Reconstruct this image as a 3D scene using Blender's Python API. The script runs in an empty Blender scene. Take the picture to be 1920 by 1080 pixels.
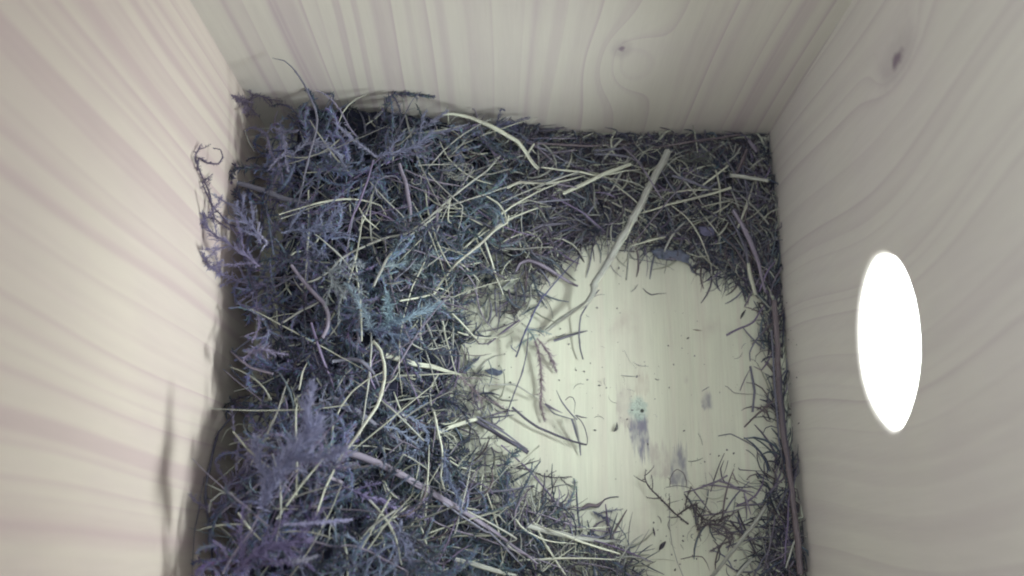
import bpy, math, random
from mathutils import Vector, noise as mnoise
import numpy as np

random.seed(7)
rng = np.random.default_rng(7)
scene = bpy.context.scene
col = scene.collection

# ------------------------------------------------------------------ camera
CAM_H = 0.26
TILT = math.atan(484 / 1761)
FPX = 1761.0
cam_d = bpy.data.cameras.new("camera")
cam = bpy.data.objects.new("camera", cam_d); col.objects.link(cam)
cam.location = (0, 0, CAM_H)
cam.rotation_euler = (TILT, 0, 0)
cam_d.sensor_width = 36.0
cam_d.lens = 36.0 * FPX / 1920.0
cam_d.clip_start = 0.005
cam_d.clip_end = 20
cam_d.dof.use_dof = True
cam_d.dof.focus_distance = 0.245
cam_d.dof.aperture_fstop = 12.0
scene.camera = cam

# ------------------------------------------------------------------ world and lamps
world = bpy.data.worlds.new("World"); scene.world = world
world.use_nodes = True
bgn = world.node_tree.nodes["Background"]
bgn.inputs[0].default_value = (0.92, 0.85, 1.0, 1)
bgn.inputs[1].default_value = 0.38

def area(name, loc, target, size, power, colour, shape='DISK'):
    d = bpy.data.lights.new(name, 'AREA'); d.shape = shape; d.size = size
    if shape == 'RECTANGLE': d.size_y = size
    d.energy = power; d.color = colour
    o = bpy.data.objects.new(name, d); col.objects.link(o)
    o.location = loc
    v = Vector(target) - Vector(loc)
    o.rotation_euler = v.to_track_quat('-Z', 'Y').to_euler()
    return o

HOLE_Y, HOLE_Z = 0.0409, 0.0700
# daylight standing outside the entrance hole, and the soft lamp over the open top
area("daylight_at_entrance", (0.104, 0.040, 0.081), (0.02, 0.048, 0.0), 0.060, 1.02, (0.93, 1.0, 0.92))
area("lid_lamp", (0.010, 0.012, 0.285), (0.022, 0.060, 0.0), 0.035, 0.120, (0.88, 1.0, 0.93))

scene.view_settings.view_transform = 'Standard'
scene.view_settings.look = 'None'
scene.view_settings.exposure = 0.0
scene.view_settings.gamma = 1.0
scene.view_settings.use_curve_mapping = False
scene.render.engine = 'CYCLES'
cy = scene.cycles
cy.max_bounces = 8; cy.diffuse_bounces = 5; cy.glossy_bounces = 2
cy.filter_width = 2.0
cy.use_denoising = True
try:
    cy.denoiser = 'OPENIMAGEDENOISE'
    cy.denoising_prefilter = 'ACCURATE'
except Exception:
    pass
cy.sample_clamp_indirect = 4.0

# ------------------------------------------------------------------ box dimensions (metres)
XR, XL, YB, YF, TOP, TH = 0.0770, -0.0728, 0.1190, -0.0310, 0.27, 0.018

# ------------------------------------------------------------------ photo pixel (1920 x 1080) <-> world
CT, ST = math.cos(TILT), math.sin(TILT)
def ray(px, py):
    x = (px - 960) / FPX; y = (540 - py) / FPX
    return x, y * CT + ST, y * ST - CT
def at_z(px, py, z):
    rx, ry, rz = ray(px, py)
    t = (CAM_H - z) / -rz
    m = 0.0008                                   # stay inside the boards
    if rx > 0: t = min(t, (XR - m) / rx)
    if rx < 0: t = min(t, (XL + m) / rx)
    if ry > 0: t = min(t, (YB - m) / ry)
    return Vector((rx * t, ry * t, CAM_H + rz * t))
def to_px(X, Y, Z):
    dz = Z - CAM_H
    yc = Y * CT + dz * ST
    zc = -Y * ST + dz * CT
    return 960 + FPX * X / -zc, 540 - FPX * yc / -zc

# height of the nest heap seen at a photo pixel (mm)
HP = [(470,215,22),(480,300,27),(490,450,36),(440,440,38),(390,330,30),(600,290,31),(600,240,28),(700,250,27),(800,255,22),(900,260,16),(970,280,11),(1060,285,4),(1150,285,2.6),(1250,280,2.6),(1150,340,6),(1280,340,6.5),(1380,345,6),
 (1400,280,3),(1435,400,5),(1432,500,4.5),(1450,620,4),(1462,760,4),(1478,900,4.5),(1415,620,0.3),(1425,740,0),(1430,840,0.4),(1398,480,3),(600,450,32),(700,550,33),(800,450,22),
 (900,400,16),(1000,330,11),(1000,430,7),(1200,375,6),(1300,400,5),(1310,450,2),(1180,425,1.6),(1100,415,2.5),(960,520,4),(920,600,3),(900,660,2),(830,650,14),(760,640,24),
 (700,720,28),(550,650,34),(480,650,34),(550,850,45),(480,950,48),(700,850,28),(800,850,14),(800,760,12),(700,1000,36),(850,950,22),
 (950,1000,17),(1050,1030,12),(1150,1062,7),(1200,1075,3),(920,890,4),(880,800,3),(870,740,3),(450,1070,46),(600,1070,44),(420,850,24),
 (400,600,4),(385,700,4),(375,850,8),(360,1000,12),(440,560,22),
 (1000,700,0),(1200,600,0),(1300,560,0),(1240,520,0),(1100,500,0),(1060,560,0),(1350,650,0),(1370,580,0),(1395,680,1),(1400,780,0),(1100,850,0),(1000,800,0),(1000,880,0),(1120,950,0),
 (1200,1000,0),(1300,800,0),(1200,900,0),(1250,940,1),(1300,970,4),(1370,970,5),(1350,930,3),(1400,880,1),(1440,960,3),(1485,1000,6),(1400,1050,3.5),(1310,1050,1.5),(1250,1060,1)]
HPa = np.array(HP, float)
GX = np.arange(200, 1720, 10.0); GY = np.arange(0, 1200, 10.0)
gx, gy = np.meshgrid(GX, GY)
d2 = (gx[..., None] - HPa[:, 0])**2 + (gy[..., None] - HPa[:, 1])**2 + 60.0
w = d2 ** -2.0
HMAP = (w * HPa[:, 2]).sum(-1) / w.sum(-1) / 1000.0
def inside(px, py, z, m=0.0015):
    rx, ry, rz = ray(px, py); t = (CAM_H - z) / -rz
    X, Y = rx * t, ry * t
    if z > 0.012 and X < XL + (0.0072 if Y > 0.06 else 0.0105) + 0.0018 * math.sin(Y * 300): return False
    if z > 0.012 and Y > YB - 0.005: return False
    return XL + m < X < XR - m and Y < YB - m
def hpix(px, py):
    i = min(max((px - 200) / 10.0, 0), len(GX) - 1.001); j = min(max(py / 10.0, 0), len(GY) - 1.001)
    a, b = int(i), int(j); u, v = i - a, j - b
    return (HMAP[b, a]*(1-u)*(1-v) + HMAP[b, a+1]*u*(1-v) + HMAP[b+1, a]*(1-u)*v + HMAP[b+1, a+1]*u*v)
def heap(X, Y):
    z = 0.015
    for _ in range(6):
        px, py = to_px(X, Y, z)
        z = 0.5 * z + 0.5 * hpix(px, py)
    return float(z)

# ------------------------------------------------------------------ node helpers
class NT:
    def __init__(s, name):
        s.m = bpy.data.materials.new(name); s.m.use_nodes = True
        s.t = s.m.node_tree; s.t.nodes.clear()
    def n(s, typ, **kw):
        nd = s.t.nodes.new(typ)
        for k, v in kw.items(): setattr(nd, k, v)
        return nd
    def put(s, sock, v):
        if hasattr(v, 'links') or isinstance(v, bpy.types.NodeSocket): s.t.links.new(v, sock)
        else: sock.default_value = v
    def M(s, op, a, b=None, c=None, clamp=False):
        nd = s.n('ShaderNodeMath', operation=op); nd.use_clamp = clamp
        s.put(nd.inputs[0], a)
        if b is not None: s.put(nd.inputs[1], b)
        if c is not None: s.put(nd.inputs[2], c)
        return nd.outputs[0]
    def xyz(s, x, y, z):
        nd = s.n('ShaderNodeCombineXYZ')
        for i, v in enumerate((x, y, z)): s.put(nd.inputs[i], v)
        return nd.outputs[0]
    def noise(s, vec, scale, detail=3, rough=0.5, dist=0.0):
        nd = s.n('ShaderNodeTexNoise'); s.put(nd.inputs['Vector'], vec)
        nd.inputs['Scale'].default_value = scale; nd.inputs['Detail'].default_value = detail
        nd.inputs['Roughness'].default_value = rough; nd.inputs['Distortion'].default_value = dist
        return nd.outputs['Fac']
    def mix(s, f, a, b, typ='MIX'):
        nd = s.n('ShaderNodeMix', data_type='RGBA', blend_type=typ)
        s.put(nd.inputs[0], f); s.put(nd.inputs[6], a); s.put(nd.inputs[7], b)
        return nd.outputs[2]
    def smooth(s, v, a, b, lo=0.0, hi=1.0):
        nd = s.n('ShaderNodeMapRange', interpolation_type='SMOOTHSTEP')
        s.put(nd.inputs[0], v)
        for i, q in enumerate((a, b, lo, hi)): nd.inputs[1 + i].default_value = q
        return nd.outputs[0]
    def out(s, colr, rough=0.7, bump=None, bs=0.3, bd=0.0002, spec=0.3, trans=None):
        p = s.n('ShaderNodeBsdfPrincipled'); s.put(p.inputs['Base Color'], colr)
        s.put(p.inputs['Roughness'], rough); p.inputs['Specular IOR Level'].default_value = spec
        if bump is not None:
            b = s.n('ShaderNodeBump'); b.inputs['Strength'].default_value = bs; b.inputs['Distance'].default_value = bd
            s.put(b.inputs['Height'], bump); s.t.links.new(b.outputs[0], p.inputs['Normal'])
        o = s.n('ShaderNodeOutputMaterial')
        sh = p.outputs[0]
        if trans:
            tr = s.n('ShaderNodeBsdfTranslucent'); s.put(tr.inputs[0], colr)
            mx = s.n('ShaderNodeMixShader'); mx.inputs[0].default_value = trans
            s.t.links.new(sh, mx.inputs[1]); s.t.links.new(tr.outputs[0], mx.inputs[2]); sh = mx.outputs[0]
        s.t.links.new(sh, o.inputs[0])
        return s.m

def wood(name, across, along, seed, freq=150.0, warp=0.010, knots=(), bulges=(), light=(0.70,0.66,0.53), pink=(0.54,0.42,0.46),
         ringmix=0.55, patches=(), marks=False, bandamt=0.5, fineness=(0.09, 0.10)):
    """pine board: ring lines across one axis, running along another; knots bend them"""
    N = NT(name)
    tc = N.n('ShaderNodeTexCoord'); sp = N.n('ShaderNodeSeparateXYZ'); N.t.links.new(tc.outputs['Object'], sp.inputs[0])
    a = sp.outputs[across]; b = sp.outputs[along]
    lowv = N.xyz(N.M('MULTIPLY', a, 1.0), N.M('MULTIPLY', b, 0.22), float(seed))
    low = N.noise(lowv, 16.0, 2, 0.5)
    mid = N.noise(N.xyz(N.M('MULTIPLY', a, 1.0), N.M('MULTIPLY', b, 0.14), float(seed) + 3), 60.0, 0, 0.5)
    s_ = N.M('ADD', a, N.M('MULTIPLY', N.M('SUBTRACT', low, 0.5), warp * 2))
    s_ = N.M('ADD', s_, N.M('MULTIPLY', N.M('SUBTRACT', mid, 0.5), warp * 0.28))
    for (ba, bb, sa, sb, amp) in tuple(bulges):
        q = N.M('ADD', N.M('POWER', N.M('ABSOLUTE', N.M('DIVIDE', N.M('SUBTRACT', a, ba), sa)), 2.0),
                N.M('POWER', N.M('ABSOLUTE', N.M('DIVIDE', N.M('SUBTRACT', b, bb), sb)), 2.0))
        s_ = N.M('ADD', s_, N.M('MULTIPLY', N.M('EXPONENT', N.M('MULTIPLY', q, -1.0)), amp))
    core = None
    for (ka, kb, sa, sb, amp, rad) in knots:
        da = N.M('SUBTRACT', a, ka); db = N.M('SUBTRACT', b, kb)
        q = N.M('ADD', N.M('POWER', N.M('ABSOLUTE', N.M('DIVIDE', da, sa)), 2.0), N.M('POWER', N.M('ABSOLUTE', N.M('DIVIDE', db, sb)), 2.0))
        s_ = N.M('ADD', s_, N.M('MULTIPLY', N.M('EXPONENT', N.M('MULTIPLY', q, -1.0)), amp))
        if rad > 0:
            wob = N.noise(N.xyz(a, b, 1.7), 420.0, 3, 0.6)
            r = N.M('SQRT', N.M('ADD', N.M('POWER', N.M('ABSOLUTE', da), 2.0), N.M('POWER', N.M('ABSOLUTE', N.M('MULTIPLY', db, 0.55)), 2.0)))
            r = N.M('ADD', r, N.M('MULTIPLY', N.M('SUBTRACT', wob, 0.5), rad * 1.3))
            k = N.M('ADD', N.M('MULTIPLY', N.smooth(r, rad * 0.25, rad, 1, 0), 0.75), N.smooth(r, rad, rad * 3.2, 0.22, 0))
            core = k if core is None else N.M('MAXIMUM', core, k)
    jit = N.n('ShaderNodeTexNoise', noise_dimensions='1D'); N.put(jit.inputs['W'], N.M('ADD', N.M('MULTIPLY', s_, 34.0), float(seed))); jit.inputs['Detail'].default_value = 0
    ph = N.M('ADD', N.M('MULTIPLY', s_, freq), N.M('MULTIPLY', jit.outputs['Fac'], 1.8))
    fr = N.M('FRACT', ph)
    rise = N.M('ADD', N.M('MULTIPLY', N.M('POWER', fr, 2.0), 0.6), N.M('MULTIPLY', N.M('POWER', fr, 9.0), 0.5))
    fall = N.smooth(fr, 0.93, 1.0, 1, 0)
    ring = N.M('MULTIPLY', rise, fall)
    ring = N.M('MULTIPLY', ring, 1.25)
    amp_ = N.n('ShaderNodeTexNoise', noise_dimensions='1D'); N.put(amp_.inputs['W'], N.M('ADD', N.M('MULTIPLY', s_, 45.0), seed * 2.3)); amp_.inputs['Detail'].default_value = 1
    ring = N.M('MULTIPLY', ring, N.smooth(amp_.outputs['Fac'], 0.3, 0.7, 0.25, 1.0))
    band = N.n('ShaderNodeTexNoise', noise_dimensions='1D'); N.put(band.inputs['W'], N.M('ADD', N.M('MULTIPLY', s_, 30.0), seed * 5.1)); band.inputs['Detail'].default_value = 1
    bandv = N.M('MULTIPLY', N.smooth(band.outputs['Fac'], 0.50, 0.75), bandamt)
    fibre = N.noise(N.xyz(N.M('MULTIPLY', a, 1.0), N.M('MULTIPLY', b, 0.03), float(seed) + 9), 2600.0, 3, 0.6)
    fib2 = N.noise(N.xyz(a, N.M('MULTIPLY', b, 0.06), float(seed) + 5), 500.0, 4, 0.6)
    blot = N.noise(N.xyz(a, b, float(seed) + 20), 26.0, 3, 0.55)
    c = N.mix(N.M('MULTIPLY', N.smooth(blot, 0.35, 0.75), 0.30), light + (1,), tuple(v * q for v, q in zip(light, (0.90, 0.84, 0.95))) + (1,))
    c = N.mix(N.M('MAXIMUM', N.M('MULTIPLY', ring, ringmix), bandv, clamp=True), c, pink + (1,))
    fm = N.M('ADD', N.M('MULTIPLY', N.M('SUBTRACT', fib2, 0.5), fineness[0]), N.M('MULTIPLY', N.M('SUBTRACT', fibre, 0.5), fineness[1]))
    v = N.M('ADD', 1.0, fm)
    c = N.mix(1.0, c, N.xyz(v, v, v), 'MULTIPLY')
    if core is not None:
        c = N.mix(N.M('MINIMUM', core, 0.9), c, (0.24, 0.18, 0.26, 1))
    # stains with ragged ends that follow the fibres: (a0, a1, b0, b1, strength, colour, rag0, rag1)
    if patches:
        rg = N.noise(N.xyz(a, N.M('MULTIPLY', b, 0.02), float(seed) + 31), 1300.0, 4, 0.8)
        rg = N.M('SUBTRACT', rg, 0.5)
        lump = N.noise(N.xyz(a, N.M('MULTIPLY', b, 0.4), 4.0), 330.0, 3, 0.6)
        for (a0, a1, b0, b1, stg, pc, r0, r1) in patches:
            e = 0.00045
            wa = N.M('ADD', a, N.M('MULTIPLY', N.M('SUBTRACT', lump, 0.5), 0.0034))
            ma = N.M('MULTIPLY', N.smooth(wa, a0 - e, a0 + e), N.smooth(wa, a1 - e, a1 + e, 1, 0))
            lo = N.M('ADD', b, N.M('MULTIPLY', rg, r0)); hi = N.M('ADD', b, N.M('MULTIPLY', rg, r1))
            mb = N.M('MULTIPLY', N.smooth(lo, b0 - e, b0 + e * 2), N.smooth(hi, b1 - e * 3, b1 + e * 3, 1, 0))
            f = N.M('MULTIPLY', N.M('MULTIPLY', ma, mb), N.smooth(lump, 0.38, 0.62, stg * 0.45, min(0.95, stg * 1.25)))
            c = N.mix(f, c, pc + (1,))
    if marks:
        # resin-filled knot with cracks, and the dusty film of crumbs
        kx, ky = KNOT
        r = N.M('SQRT', N.M('ADD', N.M('POWER', N.M('ABSOLUTE', N.M('SUBTRACT', a, kx)), 2.0), N.M('POWER', N.M('ABSOLUTE', N.M('MULTIPLY', N.M('SUBTRACT', b, ky), 0.80)), 2.0)))
        wob = N.noise(N.xyz(a, b, 2.2), 480.0, 4, 0.65)
        rr = N.M('ADD', r, N.M('MULTIPLY', N.M('SUBTRACT', wob, 0.5), 0.0042))
        resin = N.smooth(rr, 0.0016, 0.0034, 1, 0)
        cr = N.noise(N.xyz(a, b, 8.0), 900.0, 3, 0.6, 1.2)
        crk = N.M('MULTIPLY', N.smooth(N.M('ABSOLUTE', N.M('SUBTRACT', cr, 0.5)), 0.0, 0.045, 1, 0), resin)
        c = N.mix(N.M('MULTIPLY', resin, 0.55), c, (0.42, 0.58, 0.57, 1))
        c = N.mix(N.M('MULTIPLY', crk, 0.55), c, (0.06, 0.10, 0.11, 1))
        r2 = N.M('SQRT', N.M('ADD', N.M('POWER', N.M('ABSOLUTE', N.M('SUBTRACT', a, kx + 0.0010)), 2.0), N.M('POWER', N.M('ABSOLUTE', N.M('SUBTRACT', b, ky - 0.0006)), 2.0)))
        c = N.mix(N.smooth(r2, 0.00035, 0.0007, 0.95, 0), c, (0.01, 0.012, 0.015, 1))
        sm = N.noise(N.xyz(a, N.M('MULTIPLY', b, 0.8), 12.0), 75.0, 4, 0.6)
        c = N.mix(N.smooth(sm, 0.55, 0.85, 0, 0.40), c, (0.46, 0.38, 0.38, 1))
        gr = N.noise(N.xyz(a, b, 3.3), 2400.0, 2, 0.6)
        c = N.mix(N.smooth(gr, 0.69, 0.76, 0, 0.55), c, (0.18, 0.16, 0.17, 1))
    hgt = N.M('ADD', N.M('MULTIPLY', fib2, 0.7), N.M('SUBTRACT', N.M('MULTIPLY', fibre, 0.5), N.M('MULTIPLY', ring, 0.35)))
    return N.out(c, 0.62, hgt, 0.12, 0.00015, 0.25)

def fibre_mat(name, base=None, dark=0.55, stripes=3.0, rough=0.6, trans=None, attr=None, blotch=0.5):
    """dry plant matter: streaks that run along the strand (uv: x along in metres, y around)"""
    N = NT(name)
    uv = N.n('ShaderNodeUVMap'); sp = N.n('ShaderNodeSeparateXYZ'); N.t.links.new(uv.outputs[0], sp.inputs[0])
    oi = N.n('ShaderNodeObjectInfo')
    if attr:
        at = N.n('ShaderNodeAttribute', attribute_name=attr); c0 = at.outputs['Color']
    else:
        c0 = oi.outputs['Color']
    st = N.noise(N.xyz(N.M('MULTIPLY', sp.outputs[0], 60.0), N.M('MULTIPLY', sp.outputs[1], stripes * 4), N.M('MULTIPLY', oi.outputs['Random'], 50.0)), 1.0, 3, 0.6)
    bl = N.noise(N.xyz(N.M('MULTIPLY', sp.outputs[0], 400.0), sp.outputs[1], N.M('MULTIPLY', oi.outputs['Random'], 70.0)), 0.8, 3, 0.6)
    f = N.M('MULTIPLY', N.smooth(st, 0.42, 0.68), dark)
    dk = N.mix(1.0, c0, (0.42, 0.38, 0.46, 1), 'MULTIPLY')
    c = N.mix(f, c0, dk)
    c = N.mix(N.M('MULTIPLY', N.smooth(bl, 0.52, 0.75), blotch), c, N.mix(1.0, c0, (0.55, 0.47, 0.50, 1), 'MULTIPLY'))
    return N.out(c, rough, st, 0.5, 0.00025, 0.35, trans)

M_straw = fibre_mat("dry_straw", dark=0.85, stripes=2.5, blotch=0.7)
M_stalk = fibre_mat("weathered_stalk", dark=0.6, stripes=4.5, blotch=0.55)
M_moss = fibre_mat("moss_leaf", dark=0.25, rough=0.75, trans=0.25)
M_mossattr = fibre_mat("moss_mass_leaf", dark=0.25, rough=0.75, trans=0.25, attr="tint")
M_litter = fibre_mat("litter_fibre", dark=0.5, attr="tint")
M_dark = NT("shaded_nest_core"); M_dark = M_dark.out((0.022, 0.025, 0.05, 1), 0.95)  # dark indigo: shade between the strands put into the colour
N = NT("crumb"); oi = N.n('ShaderNodeAttribute', attribute_name="tint"); M_crumb = N.out(oi.outputs['Color'], 0.8)
N = NT("leaf_scrap"); tc = N.n('ShaderNodeTexCoord'); oi = N.n('ShaderNodeObjectInfo')
nz = N.noise(tc.outputs['Object'], 600.0, 4, 0.6)
M_leaf = N.out(N.mix(N.smooth(nz, 0.35, 0.7, 0, 0.6), oi.outputs['Color'], (0.10, 0.10, 0.15, 1)), 0.6, nz, 0.6, 0.0003, 0.3, 0.15)

# ------------------------------------------------------------------ mesh helpers
class MB:
    def __init__(s): s.v = []; s.f = []; s.uv = []; s.c = []
    def tube(s, P, R, flat=1.0, sides=6, up=None, roll=0.0, tint=None, rollrate=0.0, groove=0.0, cap=True):
        n = len(P); base = len(s.v); L = 0.0
        T = []
        for i in range(n):
            t = (P[min(i+1, n-1)] - P[max(i-1, 0)])
            T.append(t.normalized() if t.length > 1e-9 else Vector((0, 0, 1)))
        u0 = Vector((0, 0, 1)) if up is None else up
        prev = None
        rings = []
        for i in range(n):
            if i: L += (P[i] - P[i-1]).length
            b = T[i].cross(u0 if prev is None else prev)
            if b.length < 1e-4: b = T[i].cross(Vector((1, 0.3, 0)))
            b.normalize(); nrm = b.cross(T[i]).normalized(); prev = nrm
            ang0 = roll + rollrate * L
            ca, sa = math.cos(ang0), math.sin(ang0)
            bb = b * ca + nrm * sa; nn = nrm * ca - b * sa
            ring = []
            for k in range(sides):
                a = 2 * math.pi * k / sides
                x = math.cos(a); y = math.sin(a) * flat
                if groove and k % 2: x *= 1 - groove; y *= 1 - groove
                s.v.append(P[i] + bb * (x * R[i]) + nn * (y * R[i])); s.c.append(tint)
                ring.append((base + i * sides + k, L, k / sides))
            rings.append(ring)
        for i in range(n - 1):
            for k in range(sides):
                k2 = (k + 1) % sides
                q = (rings[i][k], rings[i+1][k], rings[i+1][k2], rings[i][k2])
                s.f.append(tuple(t[0] for t in q))
                e = 1.0 if k2 == 0 else q[2][2]
                s.uv.append(((q[0][1], q[0][2]), (q[1][1], q[1][2]), (q[2][1], e), (q[3][1], e)))
        if cap:
            for idx, rg_ in ((0, list(reversed(rings[0]))), (n - 1, rings[-1])):
                s.f.append(tuple(t[0] for t in rg_)); s.uv.append(tuple((t[1], t[2]) for t in rg_))
    def leaf(s, p, d, side, length, width, tint=None, curl=0.3):
        """small pointed leaf folded along its midrib"""
        nrm = d.cross(side).normalized(); b = len(s.v)
        m = p + d * (length * 0.48) + nrm * (curl * length * 0.14)
        e = p + d * length * 0.9 + nrm * (curl * length * 0.75)
        for q in (p, m + side * width * 0.5 + nrm * width * 0.25, e, m - side * width * 0.5 + nrm * width * 0.25, m - nrm * width * 0.1):
            s.v.append(q); s.c.append(tint)
        for q in ((0, 4, 1), (4, 2, 1), (0, 3, 4), (4, 3, 2)):
            s.f.append(tuple(b + k for k in q)); s.uv.append(tuple((0.0004 * k, k / 5) for k in q))
    def poly_fan(s, pts, tint=None):
        b = len(s.v)
        for q in pts: s.v.append(q); s.c.append(tint)
        s.f.append(tuple(range(b, b + len(pts)))); s.uv.append(tuple((0, 0) for _ in pts))
    def blob(s, c, rx, ry, rz, rot=0.0, tint=None, rough=0.25):
        b = len(s.v); ca, sa = math.cos(rot), math.sin(rot); nu, nv = 6, 4
        for j in range(1, nv):
            for i in range(nu):
                a = 2*math.pi*i/nu; t = math.pi*j/nv; k = 1 + random.uniform(-rough, rough)
                x, y, z = math.cos(a)*math.sin(t)*rx*k, math.sin(a)*math.sin(t)*ry*k, math.cos(t)*rz*k
                s.v.append(c + Vector((x*ca - y*sa, x*sa + y*ca, z))); s.c.append(tint)
        s.v.append(c + Vector((0, 0, rz))); s.c.append(tint); top = len(s.v) - 1
        s.v.append(c - Vector((0, 0, rz))); s.c.append(tint); bot = len(s.v) - 1
        def F(*q): s.f.append(q); s.uv.append(tuple((0, 0) for _ in q))
        for i in range(nu):
            i2 = (i+1) % nu
            for j in range(nv - 2): F(b+j*nu+i, b+(j+1)*nu+i, b+(j+1)*nu+i2, b+j*nu+i2)
            F(top, b+i, b+i2); F(bot, b+(nv-2)*nu+i2, b+(nv-2)*nu+i)
    def build(s, name, mat, parent=None, origin=None, smooth=True):
        me = bpy.data.meshes.new(name)
        o3 = Vector((0, 0, 0)) if origin is None else origin
        me.from_pydata([v - o3 for v in s.v], [], s.f)
        uvl = me.uv_layers.new(name="UVMap")
        flat = np.array([c for f in s.uv for p in f for c in p], dtype=np.float32)
        uvl.data.foreach_set("uv", flat)
        if s.c and s.c[0] is not None:
            ca = me.color_attributes.new("tint", 'FLOAT_COLOR', 'POINT')
            ca.data.foreach_set("color", np.array([x for c in s.c for x in (c[0], c[1], c[2], 1.0)], dtype=np.float32))
        if smooth: me.polygons.foreach_set("use_smooth", [True] * len(me.polygons))
        me.materials.append(mat)
        o = bpy.data.objects.new(name, me); col.objects.link(o)
        if parent is not None:
            o.parent = parent
            o.location = o3 - (parent.location if parent else Vector((0, 0, 0)))
        else: o.location = o3
        return o

def tag(o, label=None, cat=None, group=None, kind=None):
    if label: o['label'] = label
    if cat: o['category'] = cat
    if group: o['group'] = group
    if kind: o['kind'] = kind
    return o
def empty(name, loc):
    o = bpy.data.objects.new(name, None); o.empty_display_size = 0.005; o.location = loc; col.objects.link(o); return o

def catmull(P, per=6):
    out = []
    Q = [P[0] + (P[0] - P[1])] + list(P) + [P[-1] + (P[-1] - P[-2])]
    for i in range(1, len(Q) - 2):
        a, b, c, d = Q[i-1], Q[i], Q[i+1], Q[i+2]
        for k in range(per):
            t = k / per
            out.append(0.5 * ((2*b) + (c - a)*t + (2*a - 5*b + 4*c - d)*t*t + (3*b - a - 3*c + d)*t**3))
    out.append(Q[-2].copy())
    return out

def clampbox(p, m=0.0006):
    p.x = min(max(p.x, XL + m), XR - m); p.y = min(max(p.y, YF + m), YB - m); p.z = max(p.z, m)
    return p

# ------------------------------------------------------------------ nest box
def px_floor(px, py): return at_z(px, py, 0.0)
kf = px_floor(1197, 766); KNOT = (kf.x, kf.y)
def fl(u, v): return px_floor(900 + u / 3, 520 + v / 3)      # tile D
def patch(u0, u1, v0, v1, stg, pc, r0=0.004, r1=0.004):
    r0 *= 1.7; r1 *= 1.7
    A, B = fl(u0, v1), fl(u1, v0)
    return (A.x, B.x, A.y, B.y, stg, pc, r0, r1)
GREY = (0.20, 0.20, 0.29); PALE = (0.45, 0.40, 0.41)
floor_patches = [
    patch(850, 945, 790, 960, 0.75, GREY, 0.012, 0.004),
    patch(905, 950, 880, 1010, 0.6, GREY, 0.012, 0.006),
    patch(775, 850, 620, 840, 0.45, PALE, 0.010, 0.010),
    patch(860, 950, 560, 660, 0.42, (0.48, 0.42, 0.38), 0.004, 0.010),
    patch(960, 1070, 960, 1130, 0.50, PALE, 0.006, 0.010),
    patch(1080, 1160, 960, 1180, 0.62, GREY, 0.006, 0.012),
    patch(1252, 1296, 650, 745, 0.72, GREY, 0.002, 0.002),
    patch(1140, 1175, 565, 600, 0.25, PALE, 0.002, 0.002),
]
rk = (1680, 105)
def on_wall_back(px, py):
    rx, ry, rz = ray(px, py); t = YB / ry; return rx * t, CAM_H + rz * t
def on_wall_right(px, py):
    rx, ry, rz = ray(px, py); t = XR / rx; return ry * t, CAM_H + rz * t
bk = on_wall_back(1166, 92); bk2 = on_wall_back(1190, 140); bk3 = on_wall_back(1045, 240)
rkn = on_wall_right(1682, 110)
W_floor = wood("pine_floor", 0, 1, 3.1, freq=120, warp=0.004, light=(0.72, 0.75, 0.65), pink=(0.64, 0.56, 0.54), ringmix=0.35, patches=floor_patches, marks=True, bandamt=0.2, fineness=(0.24, 0.24))
W_back = wood("pine_back", 0, 2, 8.4, freq=95, warp=0.010, knots=((bk[0] + 0.002, bk[1] - 0.008, 0.0075, 0.016, 0.016, 0.0), (bk[0], bk[1], 0.003, 0.006, 0.003, 0.0011), (bk3[0], bk3[1], 0.003, 0.004, 0.003, 0.0008)),
              light=(0.66, 0.64, 0.61), pink=(0.42, 0.31, 0.42), ringmix=0.55, bandamt=0.30)
W_left = wood("pine_left", 1, 2, 14.2, freq=85, warp=0.008, light=(0.68, 0.61, 0.57), pink=(0.48, 0.33, 0.41), ringmix=0.55, bandamt=0.40)
W_right = wood("pine_right", 1, 2, 21.9, freq=100, warp=0.006, knots=((rkn[0], rkn[1], 0.006, 0.012, 0.010, 0.0021),),
               bulges=((0.045, 0.080, 0.06, 0.05, 0.012),), light=(0.80, 0.785, 0.765), pink=(0.46, 0.37, 0.46), ringmix=0.36, bandamt=0.1)
W_front = wood("pine_front", 0, 2, 30.2, freq=125, light=(0.70, 0.66, 0.54))

def box_mb(x0, x1, y0, y1, z0, z1):
    m = MB()
    m.v = [Vector(p) for p in ((x0,y0,z0),(x1,y0,z0),(x1,y1,z0),(x0,y1,z0),(x0,y0,z1),(x1,y0,z1),(x1,y1,z1),(x0,y1,z1))]
    m.c = [None] * 8
    m.f = [(0,3,2,1),(4,5,6,7),(0,1,5,4),(1,2,6,5),(2,3,7,6),(3,0,4,7)]
    m.uv = [((0,0),) * 4] * 6
    return m
nb = empty("nest_box", (0, 0, 0))
tag(nb, "pale pine nest box with grained boards and a round entrance hole, holding the nest", "nest box")
box_mb(XL, XR, YF, YB, -TH, 0).build("floor_board", W_floor, nb, smooth=False)
box_mb(XL - TH, XR + TH, YB, YB + TH, -TH, TOP).build("back_board", W_back, nb, smooth=False)
box_mb(XL - TH, XL, YF, YB, -TH, TOP).build("side_board", W_left, nb, smooth=False)['label'] = "pinkish side board without a hole"
box_mb(XL - TH, XR + TH, YF - TH, YF, -TH, TOP).build("front_board", W_front, nb, smooth=False)
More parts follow.
